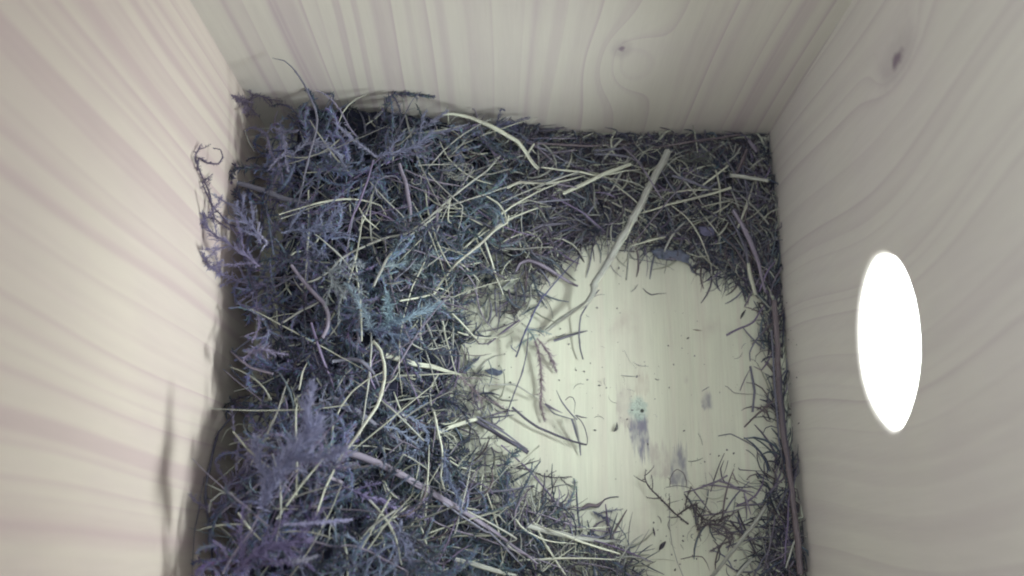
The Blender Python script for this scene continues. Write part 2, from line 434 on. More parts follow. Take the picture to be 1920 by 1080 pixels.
# side board with the entrance hole
def holed_board():
    m = MB(); n = 96
    y0, y1, z0, z1 = YF, YB, -TH, TOP
    def hole(a):
        c_, s_ = math.cos(a), math.sin(a)
        k = 1 - (0.30 * (-c_)**3 if c_ < 0 else 0.06 * c_**3)
        return HOLE_Y + 0.0178 * c_, HOLE_Z + 0.0151 * s_ * k
    angs = [2 * math.pi * i / n for i in range(n)]
    for (yy, zz) in ((y0, z0), (y1, z0), (y1, z1), (y0, z1)):
        angs.append(math.atan2(zz - HOLE_Z, yy - HOLE_Y) % (2 * math.pi))
    angs = sorted(set(round(a, 6) for a in angs)); n = len(angs)
    def rim(a):
        c_, s_ = math.cos(a), math.sin(a)
        t = min(((y1 - HOLE_Y) / c_ if c_ > 1e-9 else (y0 - HOLE_Y) / c_ if c_ < -1e-9 else 1e9),
                ((z1 - HOLE_Z) / s_ if s_ > 1e-9 else (z0 - HOLE_Z) / s_ if s_ < -1e-9 else 1e9))
        return HOLE_Y + c_ * t, HOLE_Z + s_ * t
    def grow(h, k): return (HOLE_Y + (h[0] - HOLE_Y) * k, HOLE_Z + (h[1] - HOLE_Z) * k)
    loops = []
    loops.append([(XR, *rim(a)) for a in angs])
    for q in (1.0, 0.8, 0.6, 0.4, 0.2, 0.0):
        th_ = q * math.pi / 2
        loops.append([(XR + 0.0026 * (1 - math.sin(th_)), *grow(hole(a), 1 + 0.12 * (1 - math.cos(th_)))) for a in angs])
    loops.append([(XR + TH, *hole(a)) for a in angs])
    loops.append([(XR + TH, *rim(a)) for a in angs])
    loops.append(loops[0])
    for L in loops[:-1]:
        for p in L: m.v.append(Vector(p)); m.c.append(None)
    K = len(loops) - 1
    for j in range(K):
        for i in range(n):
            i2 = (i + 1) % n; j2 = (j + 1) % K
            m.f.append((j*n+i, j*n+i2, j2*n+i2, j2*n+i)); m.uv.append(((0, 0),) * 4)
    return m
hb = holed_board().build("side_board", W_right, nb, smooth=False)
hb['label'] = "side board with the bright entrance hole"

# ------------------------------------------------------------------ nest core (mound under the heap, shade of the gaps put into its colour)
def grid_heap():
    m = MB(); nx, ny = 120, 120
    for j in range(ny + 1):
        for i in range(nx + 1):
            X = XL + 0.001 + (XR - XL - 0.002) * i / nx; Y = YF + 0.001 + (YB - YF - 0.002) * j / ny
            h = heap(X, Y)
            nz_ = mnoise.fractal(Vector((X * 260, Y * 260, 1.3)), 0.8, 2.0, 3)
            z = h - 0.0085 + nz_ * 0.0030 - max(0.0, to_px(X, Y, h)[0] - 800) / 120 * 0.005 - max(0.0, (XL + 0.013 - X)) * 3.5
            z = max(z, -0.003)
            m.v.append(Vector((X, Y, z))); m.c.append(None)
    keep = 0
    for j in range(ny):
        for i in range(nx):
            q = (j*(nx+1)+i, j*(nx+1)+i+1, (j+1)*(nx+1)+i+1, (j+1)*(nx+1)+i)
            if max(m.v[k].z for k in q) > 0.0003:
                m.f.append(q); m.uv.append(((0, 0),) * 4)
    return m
core_o = grid_heap().build("shaded_nest_core", M_dark)
tag(core_o, "nest mound under the moss and straw, shade of the gaps put into its colour", "nest", kind="stuff")

# ------------------------------------------------------------------ colour keys
CREAM = (0.58, 0.61, 0.53); PALEC = (0.38, 0.40, 0.39); MAUVE = (0.27, 0.245, 0.33); GREYM = (0.20, 0.205, 0.28)
DARKG = (0.12, 0.115, 0.17); BLUE = (0.13, 0.14, 0.28); BROWN = (0.20, 0.17, 0.20); PURP = (0.24, 0.20, 0.34)
COL = dict(c=(0.64, 0.67, 0.58), p=(0.44, 0.46, 0.44), m=MAUVE, g=GREYM, d=DARKG, b=BLUE, n=BROWN, u=PURP)
TILE = dict(A=(330, 80), B=(900, 200), C=(330, 400), D=(900, 520), E=(330, 720), F=(900, 720))

def trace(spec):
    """'A 10,20 30,40 B 5,6' -> full-photo pixels"""
    out = []; o = (0, 0)
    for tok in spec.split():
        if tok in TILE: o = TILE[tok]
        else:
            u, v = tok.split(','); out.append((o[0] + float(u) / 3, o[1] + float(v) / 3))
    return out
def lift(pix, dz, straight=True):
    """pixels to 3-D: heights follow the heap, smoothed so a stiff stem stays stiff; dz = (start, middle, end) above it in mm"""
    n = len(pix)
    cum = [0.0]
    for i in range(1, n): cum.append(cum[-1] + math.dist(pix[i], pix[i-1]))
    t = np.array(cum) / max(cum[-1], 1e-6)
    h = np.array([hpix(*p) for p in pix])
    if n > 3 and straight:
        co = np.polyfit(t, h, 2 if n > 4 else 1); fit = np.polyval(co, t)
        h = 0.75 * fit + 0.25 * h
    else: h = np.full(n, h.mean()) * 0.6 + h * 0.4
    d = np.interp(t, [0, 0.5, 1], np.array(dz) / 1000.0)
    floor_ = 0.0007
    return [at_z(p[0], p[1], max(floor_, h[i] + d[i])) for i, p in enumerate(pix)]

def strand_mb(m, P3, wpx, flat=1.0, taper=(0.75, 0.35), nodes=0, sides=6, roll=0.0, groove=0.0, per=6, wob=0.06, tint=None, seed=0):
    P = catmull(P3, per); lin = [P3[min(i // per, len(P3) - 1)].lerp(P3[min(i // per + 1, len(P3) - 1)], (i % per) / per) for i in range(len(P))]
    P = [a.lerp(b, 0.6) for a, b in zip(P, lin)]
    n = len(P); r0 = wpx * 0.148e-3 / 2 * (0.68 if wpx < 8 else 0.88)
    R = []
    for i in range(n):
        t = i / (n - 1)
        k = taper[0] + (1 - taper[0]) * min(1, t / 0.4) if t < 0.4 else 1 - (1 - taper[1]) * ((t - 0.4) / 0.6) ** 1.4
        R.append(r0 * k * (1 + wob * mnoise.noise(Vector((t * 9, seed * 3.7, 0)))))
    for q in range(nodes):
        c = int((q + 1) / (nodes + 1) * n + random.uniform(-1, 1))
        for i in range(max(0, c - 1), min(n, c + 2)): R[i] *= 1.45 if i == c else 1.1
    P = [p + Vector((mnoise.noise(p * 180 + Vector((seed, 0, 0))), mnoise.noise(p * 180 + Vector((0, seed, 5))), mnoise.noise(p * 180 + Vector((0, 9, seed))))) * r0 * (0.9 if wpx < 6 else 0.4) for p in P]
    P = [clampbox(p, max(0.0003, R[i] * (flat if flat < 1 else 1) * 0.9)) for i, p in enumerate(P)]
    m.tube(P, R, flat, sides, roll=roll, rollrate=0 if flat == 1 else random.uniform(-25, 25), groove=groove, tint=tint)
    return P, R

cnt = [0]
def strand(name, cat, label, spec, w, ck, dz=(2, 2.5, 2), flat=1.0, taper=(0.75, 0.35), nodes=0, mat=None, group=None, groove=0.0, sides=6, extra=()):
    """one stem, straw or blade as a thing of its own; extra = further strips of the same piece (parts)"""
    cnt[0] += 1
    P3 = lift(trace(spec), dz)
    c = COL[ck]; j = 1 + random.uniform(-0.12, 0.12)
    cc = (c[0] * j, c[1] * j, c[2] * j, 1)
    o3 = P3[0].copy()
    mt = mat or M_straw
    if not extra:
        m = MB(); strand_mb(m, P3, w, flat, taper, nodes, sides, random.uniform(-0.4, 0.4), groove, seed=cnt[0])
        o = m.build(name, mt, None, o3); o.color = cc
    else:
        o = empty(name, o3)
        m = MB(); strand_mb(m, P3, w, flat, taper, nodes, sides, 0, groove, seed=cnt[0])
        q = m.build("stem", mt, o, o3); q.color = cc
        for (pn, sp2, w2, ck2, dz2, fl2) in extra:
            m = MB(); strand_mb(m, lift(trace(sp2), dz2), w2, fl2, (0.9, 0.4), 0, 6, 0.3, seed=cnt[0] + 50)
            q = m.build(pn, mt, o, o3); c2 = COL[ck2]; q.color = (*c2, 1)
    tag(o, label, cat, group)
    return o

S = strand
# ---- hero stems
S('grass_straw', 'grass stem', "tall slender stem curving up in front of the back board, its dark tip hooked over", "A 540,85 575,92 610,102 650,142 690,192 725,242 760,310 785,370 795,440 785,520 755,620 725,740 700,860 680,950 635,1030", 5.5, 'g', (27, 14, 3), taper=(0.22, 0.7), nodes=3)
S('dry_stalk', 'stalk', "longest thick pale stalk, peeling and broken at a bend, leaning out over the bare floor", "B 1058,252 1030,310 980,400 930,490 880,590 840,670 790,750 740,840 700,910 650,985 D 640,85 600,140 530,182 450,240 365,305", 15.5, 'p', (7, 9, 1.5), taper=(1.0, 0.5), nodes=2, mat=M_stalk, sides=10,
  extra=[('peeled_strip', "B 860,650 830,720 780,800 730,880 670,980 D 625,120 560,180 480,235 400,290", 6, 'c', (10, 7, 3.5), 0.5), ('bark_splinter', "B 1082,248 1060,262 1040,300", 4, 'p', (9, 9, 10), 0.6)])
S('grass_straw', 'grass stem', "slim grey stem hanging down from the bend of the thick peeling stalk", "D 672,70 630,115 600,162 568,220 556,330 562,400 580,460", 5, 'g', (7, 2, 0.4), taper=(0.6, 0.9))
S('dry_stalk', 'stalk', "pale curved stem arching high over the dark moss in the lower half of the heap", "C 1108,718 1150,770 1173,850 1175,930 1150,1030 1130,1085 E 1080,200 1020,290 960,370 910,440 870,520 835,600 790,740", 7, 'c', (9, 15, 6), taper=(1.1, 0.6), nodes=2)
S('dry_stalk', 'stalk', "thickest flattened mauve stalk slanting down through the lower heap, splitting into strips at its end", "E 940,380 1060,415 1180,462 1280,520 1380,580 1500,645 1620,720 1740,792 1850,870 1920,922 F 320,1010", 15, 'm', (4, 5, 2.5), 0.45, (0.9, 0.55), mat=M_stalk, sides=10,
  extra=[('split_strip', "E 1500,668 1620,752 1740,830 F 60,840 180,960 250,1040", 6, 'g', (6, 5, 4), 0.5), ('split_strip', "E 1640,715 1800,800 1915,870 F 150,900 260,985", 5, 'p', (6, 5, 4), 0.5)])
S('dry_stalk', 'stalk', "broad grey flattened stalk above the lacy moss patch in the lower heap", "E 860,75 950,122 1040,182 1150,252 1280,335", 15, 'g', (2.5, 2.5, 1), 0.4, mat=M_stalk, sides=10)
S('straw', 'straw', "longest kinked straw, running from the moss up to the back of the nest", "C 700,400 790,370 870,320 920,262 1000,212 1100,170 1200,132 A 1300,1072 1400,1000 1500,930 1620,890 1750,850 1850,815 1920,795 B 300,418 420,402 560,378", 7, 'p', (4, 5, 3), 0.6, (0.7, 0.7), nodes=2)
S('straw', 'straw', "pale straw with a frayed wide left end, just under the bright flat stick", "B 150,455 220,424 300,432 400,430 500,412 590,388", 7, 'c', (5, 5, 4), 0.5, (1.3, 0.5))
S('straw', 'straw', "bright flat stick with square ends lying slantwise near the back board", "B 465,490 560,447 680,387 780,346 850,323", 9, 'c', (4, 5.5, 4), 0.45, (0.9, 0.9), mat=M_stalk)
S('grass_straw', 'grass blade', "broad pale blade arching along the back board and folding down to a blunt tip", "A 1490,405 1560,402 1650,418 1770,468 1900,545 B 210,200 260,265 300,322 330,352", 11, 'c', (8, 9, 5), 0.25, (0.3, 0.95))
S('straw', 'straw', "forked bit of straw crossing under the broad pale blade at the back", "B 305,208 270,262 225,330", 6, 'c', (4, 4, 3), 0.5, (0.9, 0.6), extra=[('fork', "B 285,225 300,250 320,268", 3, 'c', (4, 4, 4), 0.6)])
S('straw', 'straw', "straight greyish straw lying just right of the blunt tip of the broad blade", "B 320,222 400,262 460,300 535,335", 7, 'g', (3, 3, 3), 0.7, (0.9, 0.9))
S('straw', 'straw', "bright thin straw bending across the back of the nest above the flat stick", "B 345,342 450,356 560,366 640,385 730,380 820,362 905,354", 6, 'c', (5, 5, 4), 0.7)
S('straw', 'straw', "thin straw sloping down right from the flat stick to the thick stalk", "B 690,398 800,412 890,435 960,482 1040,530", 5, 'p', (4, 3, 3), 0.7)
S('grass_straw', 'grass stem', "pale thin stem crossing in front of the thick peeling stalk near its top", "B 808,225 870,290 930,370 980,450 1022,522", 5, 'm', (8, 11, 8), taper=(1, 0.7))
S('straw', 'straw', "bright straight straw pointing right towards the hole board, right of the thick peeling stalk", "B 1412,455 1300,490 1180,522 1060,552 980,577 890,600", 7, 'c', (5, 6, 4), 0.8, (1.0, 0.4))
S('grass_straw', 'grass stem', "thin straight stem slanting down left beside the thick stalk to the bare floor", "B 1205,318 1150,400 1100,480 1040,552 960,642 870,762", 4.5, 'm', (5, 7, 1.5), taper=(0.5, 0.8))
S('grass_straw', 'grass stem', "long pale stem arching down over the bare floor from the crossing of the straws", "B 1080,557 1150,610 1200,668 1240,738 1272,815 1300,890 1312,985", 4.5, 'c', (5, 9, 7), taper=(0.8, 0.4))
S('grass_straw', 'grass stem', "short thin stem dropping from the crossing of the straws onto the litter", "B 1045,570 1075,640 1105,705", 4, 'g', (4, 3, 1))
S('straw', 'straw', "stubby cream stick with cut ends touching the hole board in the back corner", "B 1405,386 1500,397 1620,416", 9, 'p', (6, 6, 6), 0.9, (1, 0.9), mat=M_stalk)
S('straw', 'straw', "dull grey straw in the litter right above the bright straight straw", "B 1080,388 1180,420 1305,468", 8, 'g', (2, 3, 2), 0.6, (0.9, 0.6))
S('straw', 'straw', "long dark straw lying tight against the back board near the right corner", "B 1460,158 1350,176 1200,196 1050,222 960,232", 7, 'n', (2, 3, 2), 0.8)
S('straw', 'straw', "dark straw lying tight against the middle of the back board", "B 310,206 450,212 600,222 760,214 900,206", 7, 'n', (2, 2, 2), 0.6)
S('straw', 'straw', "wide grey straw with a square left end in the litter under the back board", "B 640,268 740,268 830,282 910,320", 10, 'g', (2, 2, 2), 0.5, (1, 0.8), mat=M_stalk)
S('straw', 'straw', "flat grey strip close to the back board, above the wide grey straw", "B 640,248 750,240 870,222", 7, 'g', (3, 3, 3), 0.4)
S('straw', 'straw', "dull stick standing up from the back right corner of the nest", "B 1500,240 1470,320 1420,420", 8, 'n', (6, 5, 3), 0.8)
S('straw', 'straw', "stubby grey stick poking towards the corner where the back and hole boards meet", "B 1510,192 1530,222 1555,255", 8, 'm', (5, 5, 4), 0.7, (1, 1))
S('straw', 'straw', "slender straw leading down beside the hole board, left of the thick brown one", "B 1385,600 1450,700 1490,800 1508,900 1520,1010", 7, 'g', (3, 3, 2), 0.7)
S('dry_stalk', 'stalk', "thick brown stalk running down along the hole board from the back corner", "B 1420,580 1470,660 1530,780 1570,900 1605,1045", 11, 'm', (3, 4, 3), 0.7, mat=M_stalk)
S('grass_straw', 'grass blade', "short wide cream blade standing out in the litter beside the hole board", "B 1510,880 1525,970 1552,1058", 11, 'c', (3, 3, 3), 0.3, (0.7, 0.9))
S('grass_straw', 'grass blade', "mauve arched blade on the floor left of the blue-violet twig's top", "B 200,925 228,882 275,864 340,888 420,936 500,985 552,1008", 9, 'm', (2, 4, 1), 0.35, (0.4, 0.5))
S('twig', 'twig', "thin blue-violet twig with knobbly joints crossing the bare floor left of the thick stalk", "B 562,840 500,902 430,982 365,1058 D 350,110 292,222 262,288 235,350 218,405 203,450", 4.5, 'b', (5, 6, 2), taper=(0.5, 1.0), nodes=2,
  extra=[('side_shoot', "D 262,288 320,300 365,330", 3, 'b', (3, 2, 1), 1), ('side_shoot', "D 330,90 350,110 370,135", 3, 'b', (6, 6, 6), 1), ('side_shoot', "D 205,420 180,400 170,380", 3, 'b', (2, 2, 3), 1)])
S('grass_straw', 'grass stem', "wiry grey stem with a swollen joint, dangling from the blue twig to the floor", "D 272,315 265,420 232,548 190,660 145,785 125,800 70,832", 4, 'g', (5, 5, 1), nodes=2)
S('straw', 'straw', "single pale straw crossing the dark moss edge left of the bare floor's blue twig", "D 345,155 280,205 215,262 160,300 80,340 0,340", 5, 'c', (5, 3, 2), 0.8)
S('straw', 'straw', "short grey straw lying flat on bare floor beneath the bend of the thick stalk", "D 415,356 480,335 560,310 605,300", 7, 'g', (0.6, 0.6, 0.4), 0.5, (1, 0.3))
S('straw', 'straw', "pale jointed straw lying on the floor from the heap to the seed head's tip", "D 0,598 100,604 195,604 280,652 335,685", 6, 'p', (3, 2.5, 2), 0.8, nodes=1)
S('straw', 'straw', "dark grooved straw on the bare floor ending at the knotted grass", "D 180,732 250,790 330,845 430,890 520,920 598,942", 6.5, 'd', (2, 1.5, 2.5), 0.7, (1.0, 0.7), mat=M_stalk)
S('straw', 'straw', "dark flat double straw sticking out of the heap over the bare floor", "D -30,800 100,882 200,942 268,985", 9, 'd', (3, 4, 4), 0.5, (1, 1), mat=M_stalk, extra=[('split_strip', "D -20,785 80,840 180,905 268,968", 7, 'g', (5, 6, 6), 0.5)])
S('straw', 'straw', "thin faint straw on bare floor near the right board, bent like an elbow", "D 1340,892 1410,880 1480,915 1550,960 1582,1045", 3, 'g', (0.3, 1.5, 0.3))
S('twig', 'twig', "dark little crumpled twig lying alone high on the bare floor", "D 915,60 935,80 965,97 1000,92 1048,90", 3.2, 'd', (0.2, 0.6, 0.2), 0.7, (0.4, 0.3))
S('rootlet', 'rootlet', "faint thin rootlet on the bare floor under the crumpled blue leaf", "B 840,850 950,870 1040,890 1095,920", 2, 'g', (0.3, 0.6, 0.3))
S('grass_straw', 'grass stem', "bluish stem poking out leftwards from the litter at the hole board", "D 1385,326 1460,286 1540,250 1600,160", 5.5, 'u', (3, 4, 3), taper=(1, 0.8))
S('straw', 'straw', "upright grey straw near the hole board with a dark thin rootlet crossing it", "D 1520,500 1545,640 1532,760", 7, 'g', (2, 3, 2), 0.8, (0.9, 0.9))
S('straw', 'straw', "ragged straw slanting away from the hole board onto the bare floor", "D 1488,843 1560,770 1620,720 1665,688", 6, 'n', (0.7, 3, 4), 0.7)
S('rootlet', 'rootlet', "dark hair-thin rootlet hooked across the upright grey straw", "D 1378,610 1395,618 1430,650 1500,657 1562,655", 2, 'd', (1, 2, 3))
S('grass_straw', 'grass stem', "loop of thin stem bulging out from the hole board litter", "D 1522,470 1520,420 1545,365 1590,300 1632,236", 4.5, 'g', (2, 4, 4))
S('grass_straw', 'grass stem', "thin stem closing the loop beside the hole board", "D 1655,395 1620,470 1585,520 1540,500", 4, 'u', (3, 4, 2))
S('rootlet', 'rootlet', "thin pale rootlet leaning left from the upright grey straw", "D 1460,640 1490,570 1522,505", 3, 'm', (0.6, 1, 2))
S('dry_stalk', 'stalk', "long dark flat bundle of stems standing along the foot of the hole board", "D 1658,130 1668,300 1676,500 1690,700 1706,880 F 1735,420 1750,560 1770,760 1790,960 1800,1075", 18, 'n', (2, 3, 2), 0.7, (0.6, 0.9), mat=M_stalk, groove=0.18, sides=14,
  extra=[('split_strip', "D 1640,300 1650,500 1665,700 1680,900 F 1700,420", 7, 'g', (5, 6, 4), 0.5), ('split_strip', "D 1690,560 1705,750 F 1725,300 1745,480", 6, 'd', (6, 6, 6), 0.5)])
S('rootlet', 'rootlet', "curved dark rootlet between the bundle and the bare floor, lower right", "D 1590,775 1615,805 1645,815", 3, 'd', (1, 2, 2))
# knotted grass
kg = S('grass_knot', 'grass', "little knot of dry grass standing on the bare floor, with a curled loop", "D 430,635 460,700 510,765 545,800", 4, 'g', (5, 4, 3), taper=(0.3, 0.9),
  extra=[('loop', "D 480,690 500,672 522,676 535,705 530,765", 2.2, 'd', (5, 8, 4), 1), ('strand', "D 540,775 570,785 602,790", 4, 'd', (3, 3, 4), 0.5), ('strand', "D 535,775 570,810 590,850 603,905 600,942 560,940", 3, 'd', (4, 5, 1), 0.7),
         ('stub', "D 515,795 535,860 560,930 567,1003", 7, 'g', (3, 2, 0.5), 0.6), ('strand', "D 530,790 545,850 555,900 560,935", 6, 'p', (5, 4, 2), 0.4), ('strand', "D 365,712 420,765 500,792 530,800", 4, 'g', (1, 3, 4), 0.7)])
S('grass_straw', 'grass blade', "dry papery husk lying between the mauve seed head and the grass knot", "D 365,708 400,735 465,765", 7, 'm', (0.8, 1, 0.8), 0.3, (0.3, 0.1))
# lower right group
S('straw', 'straw', "longest pale stick of the lower right pile, leaning down left across it", "F 1607,688 1540,790 1450,900 1380,990 1300,1090", 9, 'p', (4, 6, 4), 0.8, (0.9, 0.9), mat=M_stalk)
S('straw', 'straw', "second pale stick of the lower right pile, nearer the bottom", "F 1530,980 1480,1040 1435,1095", 8, 'p', (3, 4, 4), 0.8, (0.7, 0.9))
S('straw', 'straw', "dark short straw tucked under the longest pale stick of the lower right pile", "F 1405,768 1440,808 1482,852", 6, 'd', (3, 3, 3), 0.7, (0.9, 0.9))
S('twig', 'twig', "dark forked sprout standing up at the top of the lower right pile", "F 1372,430 1352,480 1362,530 1385,560", 4, 'd', (3, 3, 2), taper=(0.3, 1), extra=[('side_shoot', "F 1395,430 1385,470 1368,520", 2, 'd', (3, 3, 3), 1)])
S('straw', 'straw', "frayed straw slanting across the top of the lower right pile", "F 1345,545 1400,560 1450,590 1540,612", 7, 'm', (2, 3, 2), 0.5, mat=M_stalk)
S('straw', 'straw', "thin upright straw beside the frayed one on the lower right pile", "F 1422,498 1438,535 1455,565", 3.5, 'n', (3, 3, 2))
S('rootlet', 'rootlet', "dark straight rootlet jutting left from the foot of the hole board", "F 1452,470 1462,482 1520,485 1612,490", 3, 'd', (2, 2, 3))
S('straw', 'straw', "straw leaning steeply in the middle of the lower right pile", "F 1485,615 1505,670 1525,735", 6, 'm', (3, 4, 3), 0.7)
S('straw', 'straw', "grey straw crossing the lower right pile towards the hole board", "F 1742,938 1690,970 1620,1010", 4, 'm', (3, 4, 3))
S('rootlet', 'rootlet', "fine round loop of rootlet on the bare floor by the stained patch", "F 1068,580 1070,530 1088,495 1110,480 1145,500 1162,545 1158,580", 1.8, 'n', (1, 4, 1), taper=(1, 1))
S('rootlet', 'rootlet', "long wavy hair-fine rootlet running right from the round loop", "F 1045,582 1100,572 1150,576 1200,592 1250,588 1320,602 1370,590", 1.5, 'g', (0.5, 1.2, 1), taper=(1, 1))
S('rootlet', 'rootlet', "long fine hair trailing down the floor left of the lower right pile", "F 1068,700 1066,800 1080,900 1110,1000 1145,1085", 1.6, 'g', (0.3, 0.8, 0.4), taper=(1, 1))
S('rootlet', 'rootlet', "brown crooked rootlet at the bottom of the bare floor", "F 1128,986 1200,970 1250,975 1275,1010 1290,1050", 2.8, 'n', (0.5, 1.5, 1))
S('rootlet', 'rootlet', "dark twisted rootlet with a ragged end on the floor in front of the heap", "F 405,684 490,700 560,712 620,690 665,692 700,648 735,636 778,634", 4, 'd', (2, 1.2, 0.6), taper=(0.5, 0.7), extra=[('ragged_end', "F 575,705 610,680 655,685 690,660", 8, 'n', (1, 1.4, 1), 0.4)])
S('grass_straw', 'grass stem', "long violet stem sloping off the heap onto the floor above the fan of straws", "F 120,345 250,460 350,570 450,700 545,825", 5, 'u', (4, 4, 3))
S('grass_straw', 'grass stem', "violet straight stem pointing out over the floor at the bottom of the heap", "F 640,880 760,920 900,970 972,1000", 5, 'u', (4, 4, 2))
S('straw', 'straw', "broad pale strip at the front of the fan of straws low on the heap", "F 260,798 400,832 560,866 700,885 785,880", 12, 'p', (3, 3, 2.5), 0.35, (0.9, 0.4), mat=M_stalk)
S('straw', 'straw', "upper thin straw of the fan pointing over the bare floor", "F 270,720 380,745 500,790 620,818 720,832 800,826", 4.5, 'm', (3, 3, 3), 0.7)
S('straw', 'straw', "split straw of the fan lying between the thin straw and the broad strip", "F 560,850 660,862 730,845 800,828", 5, 'g', (4, 4, 3), 0.5)
S('straw', 'straw', "cream straw curving like a bow over the lower edge of the heap", "F 200,758 230,800 275,838 350,870 440,892 545,902", 5, 'c', (4, 6, 4), 0.8)
S('grass_straw', 'grass stem', "dark upright stem at the edge of the heap beside the mossy twig", "F 362,500 360,580 345,725", 4, 'd', (5, 4, 2))
S('straw', 'straw', "wide pale straw near the bottom border of the heap, half hidden in moss", "E 1570,985 1700,1022 1850,1062 1920,1078", 10, 'p', (3, 4, 4), 0.4, mat=M_stalk)
S('grass_straw', 'grass stem', "pale S-shaped stem standing on end in the lower heap, crossing the broad stalks", "C 1478,905 1440,960 1428,1010 1435,1080 E 1450,160 1470,260 1492,345 1500,430 1490,520 1512,600", 6, 'c', (4, 8, 6), taper=(0.5, 0.7), nodes=1)
S('straw', 'straw', "short bright split straw with a forked end by the floor edge of the lower heap", "E 1480,272 1560,236 1640,212 1695,194", 10, 'c', (4, 5, 6), 0.4, (0.7, 0.9), mat=M_stalk)
S('straw', 'straw', "stubby curved straw on the violet moss below the thickest mauve stalk", "E 1242,708 1160,760 1090,812 1040,872", 6.5, 'p', (5, 5, 3), 0.8, (0.9, 0.6))
S('grass_straw', 'grass stem', "long thin pinkish stem winding along the bottom of the heap", "E 720,868 800,895 880,915 980,908 1080,938 1200,1000 1300,1052 1300,1085", 4, 'm', (4, 6, 6), taper=(0.8, 0.8))
S('grass_straw', 'grass stem', "thin straight stem rising from the bottom left of the heap", "E 262,1070 320,965 390,872 440,792 468,718", 4.5, 'm', (6, 6, 4))
S('twig', 'twig', "dark knobbly twig bowed along the foot of the left board", "E 345,150 240,270 203,400 178,520 165,640 180,760 200,900 205,1090", 7, 'd', (0, 3, 4), taper=(0.6, 0.9), nodes=4)
S('grass_straw', 'grass stem', "hair-thin dark stem left of the bowed twig, leaning on the left board", "E 160,520 142,620 128,700 108,820 96,940 90,1085", 2.6, 'd', (6, 8, 8))
S('grass_straw', 'grass stem', "steep stem crossing the top of the fat mauve frond", "E 738,35 780,130 820,250 862,385", 5.5, 'm', (5, 6, 4))
S('grass_straw', 'grass stem', "curved stem bridging the dark hollow left of the S-bent pale stem", "E 945,345 1100,350 1240,378 1320,415 1400,470 1460,540 1520,602", 4.5, 'p', (2, 5, 5))
S('straw', 'straw', "upright cream straw at the bottom of the heap, under the thickest mauve stalk", "E 1350,745 1390,850 1420,950 1448,1065", 5, 'c', (3, 4, 4), 0.7)
S('grass_straw', 'grass stem', "short slanting stem joining the pale arching stem to the broad grey stalk", "E 1015,236 960,290 912,342", 4, 'm', (6, 7, 4))
S('straw', 'straw', "small cream straw at the floor edge below the short split straw", "E 1540,432 1600,468 1700,500", 5.5, 'c', (4, 4, 4), 0.7)
S('straw', 'straw', "stub of mauve straw left of the pale arching stem's lower half", "E 800,500 860,522 935,555", 8, 'm', (3, 4, 3), 0.7, (0.9, 0.9))
S('dry_stalk', 'stalk', "dark mauve crooked stem curving through the moss in the middle of the left side", "C 650,290 700,362 770,442 828,502 856,570 850,640 822,700", 8, 'm', (5, 6, 4), taper=(0.9, 0.9), mat=M_stalk)
S('grass_straw', 'grass stem', "violet-grey stem slanting down the centre of the left half of the heap", "C 760,615 790,720 830,830 870,930 895,1008", 7, 'u', (4, 5, 4))
S('grass_straw', 'grass stem', "mauve elbow-shaped stem poking out over the shaded gap by the left board", "C 310,775 370,830 430,872 545,900", 6.5, 'm', (4, 6, 5), 0.8, (0.7, 1))
S('straw', 'straw', "flat cream straw tapering right over the heap's edge below the feathery moss", "C 1180,800 1300,835 1420,862 1520,886 1605,912", 11, 'c', (3, 5, 6), 0.35, (1.0, 0.25), mat=M_stalk)
S('grass_straw', 'grass stem', "pale hammock-shaped stem sagging beneath the feathery moss", "C 1250,682 1320,732 1390,765 1450,766 1535,738", 5, 'p', (3, 4, 4))
S('straw', 'straw', "cream straw curving flat over the heap's edge towards the blue twig", "C 1585,668 1660,690 1740,702 1850,692 1900,665", 6, 'c', (4, 4, 4), 0.7)
S('straw', 'straw', "cream straw with a kink, right of the dark pocket in the heap", "C 1260,492 1360,475 1450,452 1480,420 1552,446", 6, 'c', (4, 5, 5), 0.8)
S('straw', 'straw', "stiff straw rising from the dark pocket of the heap to the upper right", "C 1110,412 1140,350 1180,262 1250,172 1330,112 1460,15", 7, 'p', (5, 7, 6), 0.8, (1, 0.6))
S('straw', 'straw', "pale straw bent double near the edge of the heap, pointing to the thick stalk", "C 1450,442 1520,352 1580,282 1700,182 1800,92 1862,52 1868,10", 6.5, 'c', (5, 7, 6), 0.6, (0.8, 0.8), nodes=1)
S('straw', 'straw', "short bright straw with a hooked tip hanging from the bent double straw", "C 1580,270 1640,312 1705,380 1690,420", 4, 'c', (6, 7, 6))
S('straw', 'straw', "straight grey straw crossing the kinked cream one", "C 1390,400 1480,490 1560,550 1625,588", 5, 'g', (5, 6, 5))
S('grass_straw', 'grass stem', "long mauve stem bowing over the right flank of the heap down to the floor edge", "C 1240,198 1350,212 1450,246 1600,302 1680,400 1700,520 1740,605 1805,675", 5, 'm', (4, 8, 6))
S('straw', 'straw', "yellow-grey straw lying low in the moss left of the dark pocket", "C 600,615 700,552 800,502 845,448", 6.5, 'p', (3, 3, 3), 0.7)
S('grass_straw', 'grass blade', "grey strap-like blade arched over the middle of the heap, above the tapering flat straw", "C 880,835 980,818 1050,838 1110,900 1145,975", 9, 'g', (4, 6, 4), 0.35)
S('grass_straw', 'grass stem', "slim stem leaning right in the upper heap, left of the long kinked straw", "C 960,200 978,100 A 1000,960 1010,890", 5, 'g', (4, 5, 4))
S('straw', 'straw', "short straw standing between the strap-like blade and the violet-grey stem", "C 690,992 710,905 742,838", 4.5, 'c', (5, 5, 5))
S('straw', 'straw', "thin slanting straw right of the violet-grey stem", "C 900,1002 950,912 995,868", 3.5, 'p', (5, 5, 5))
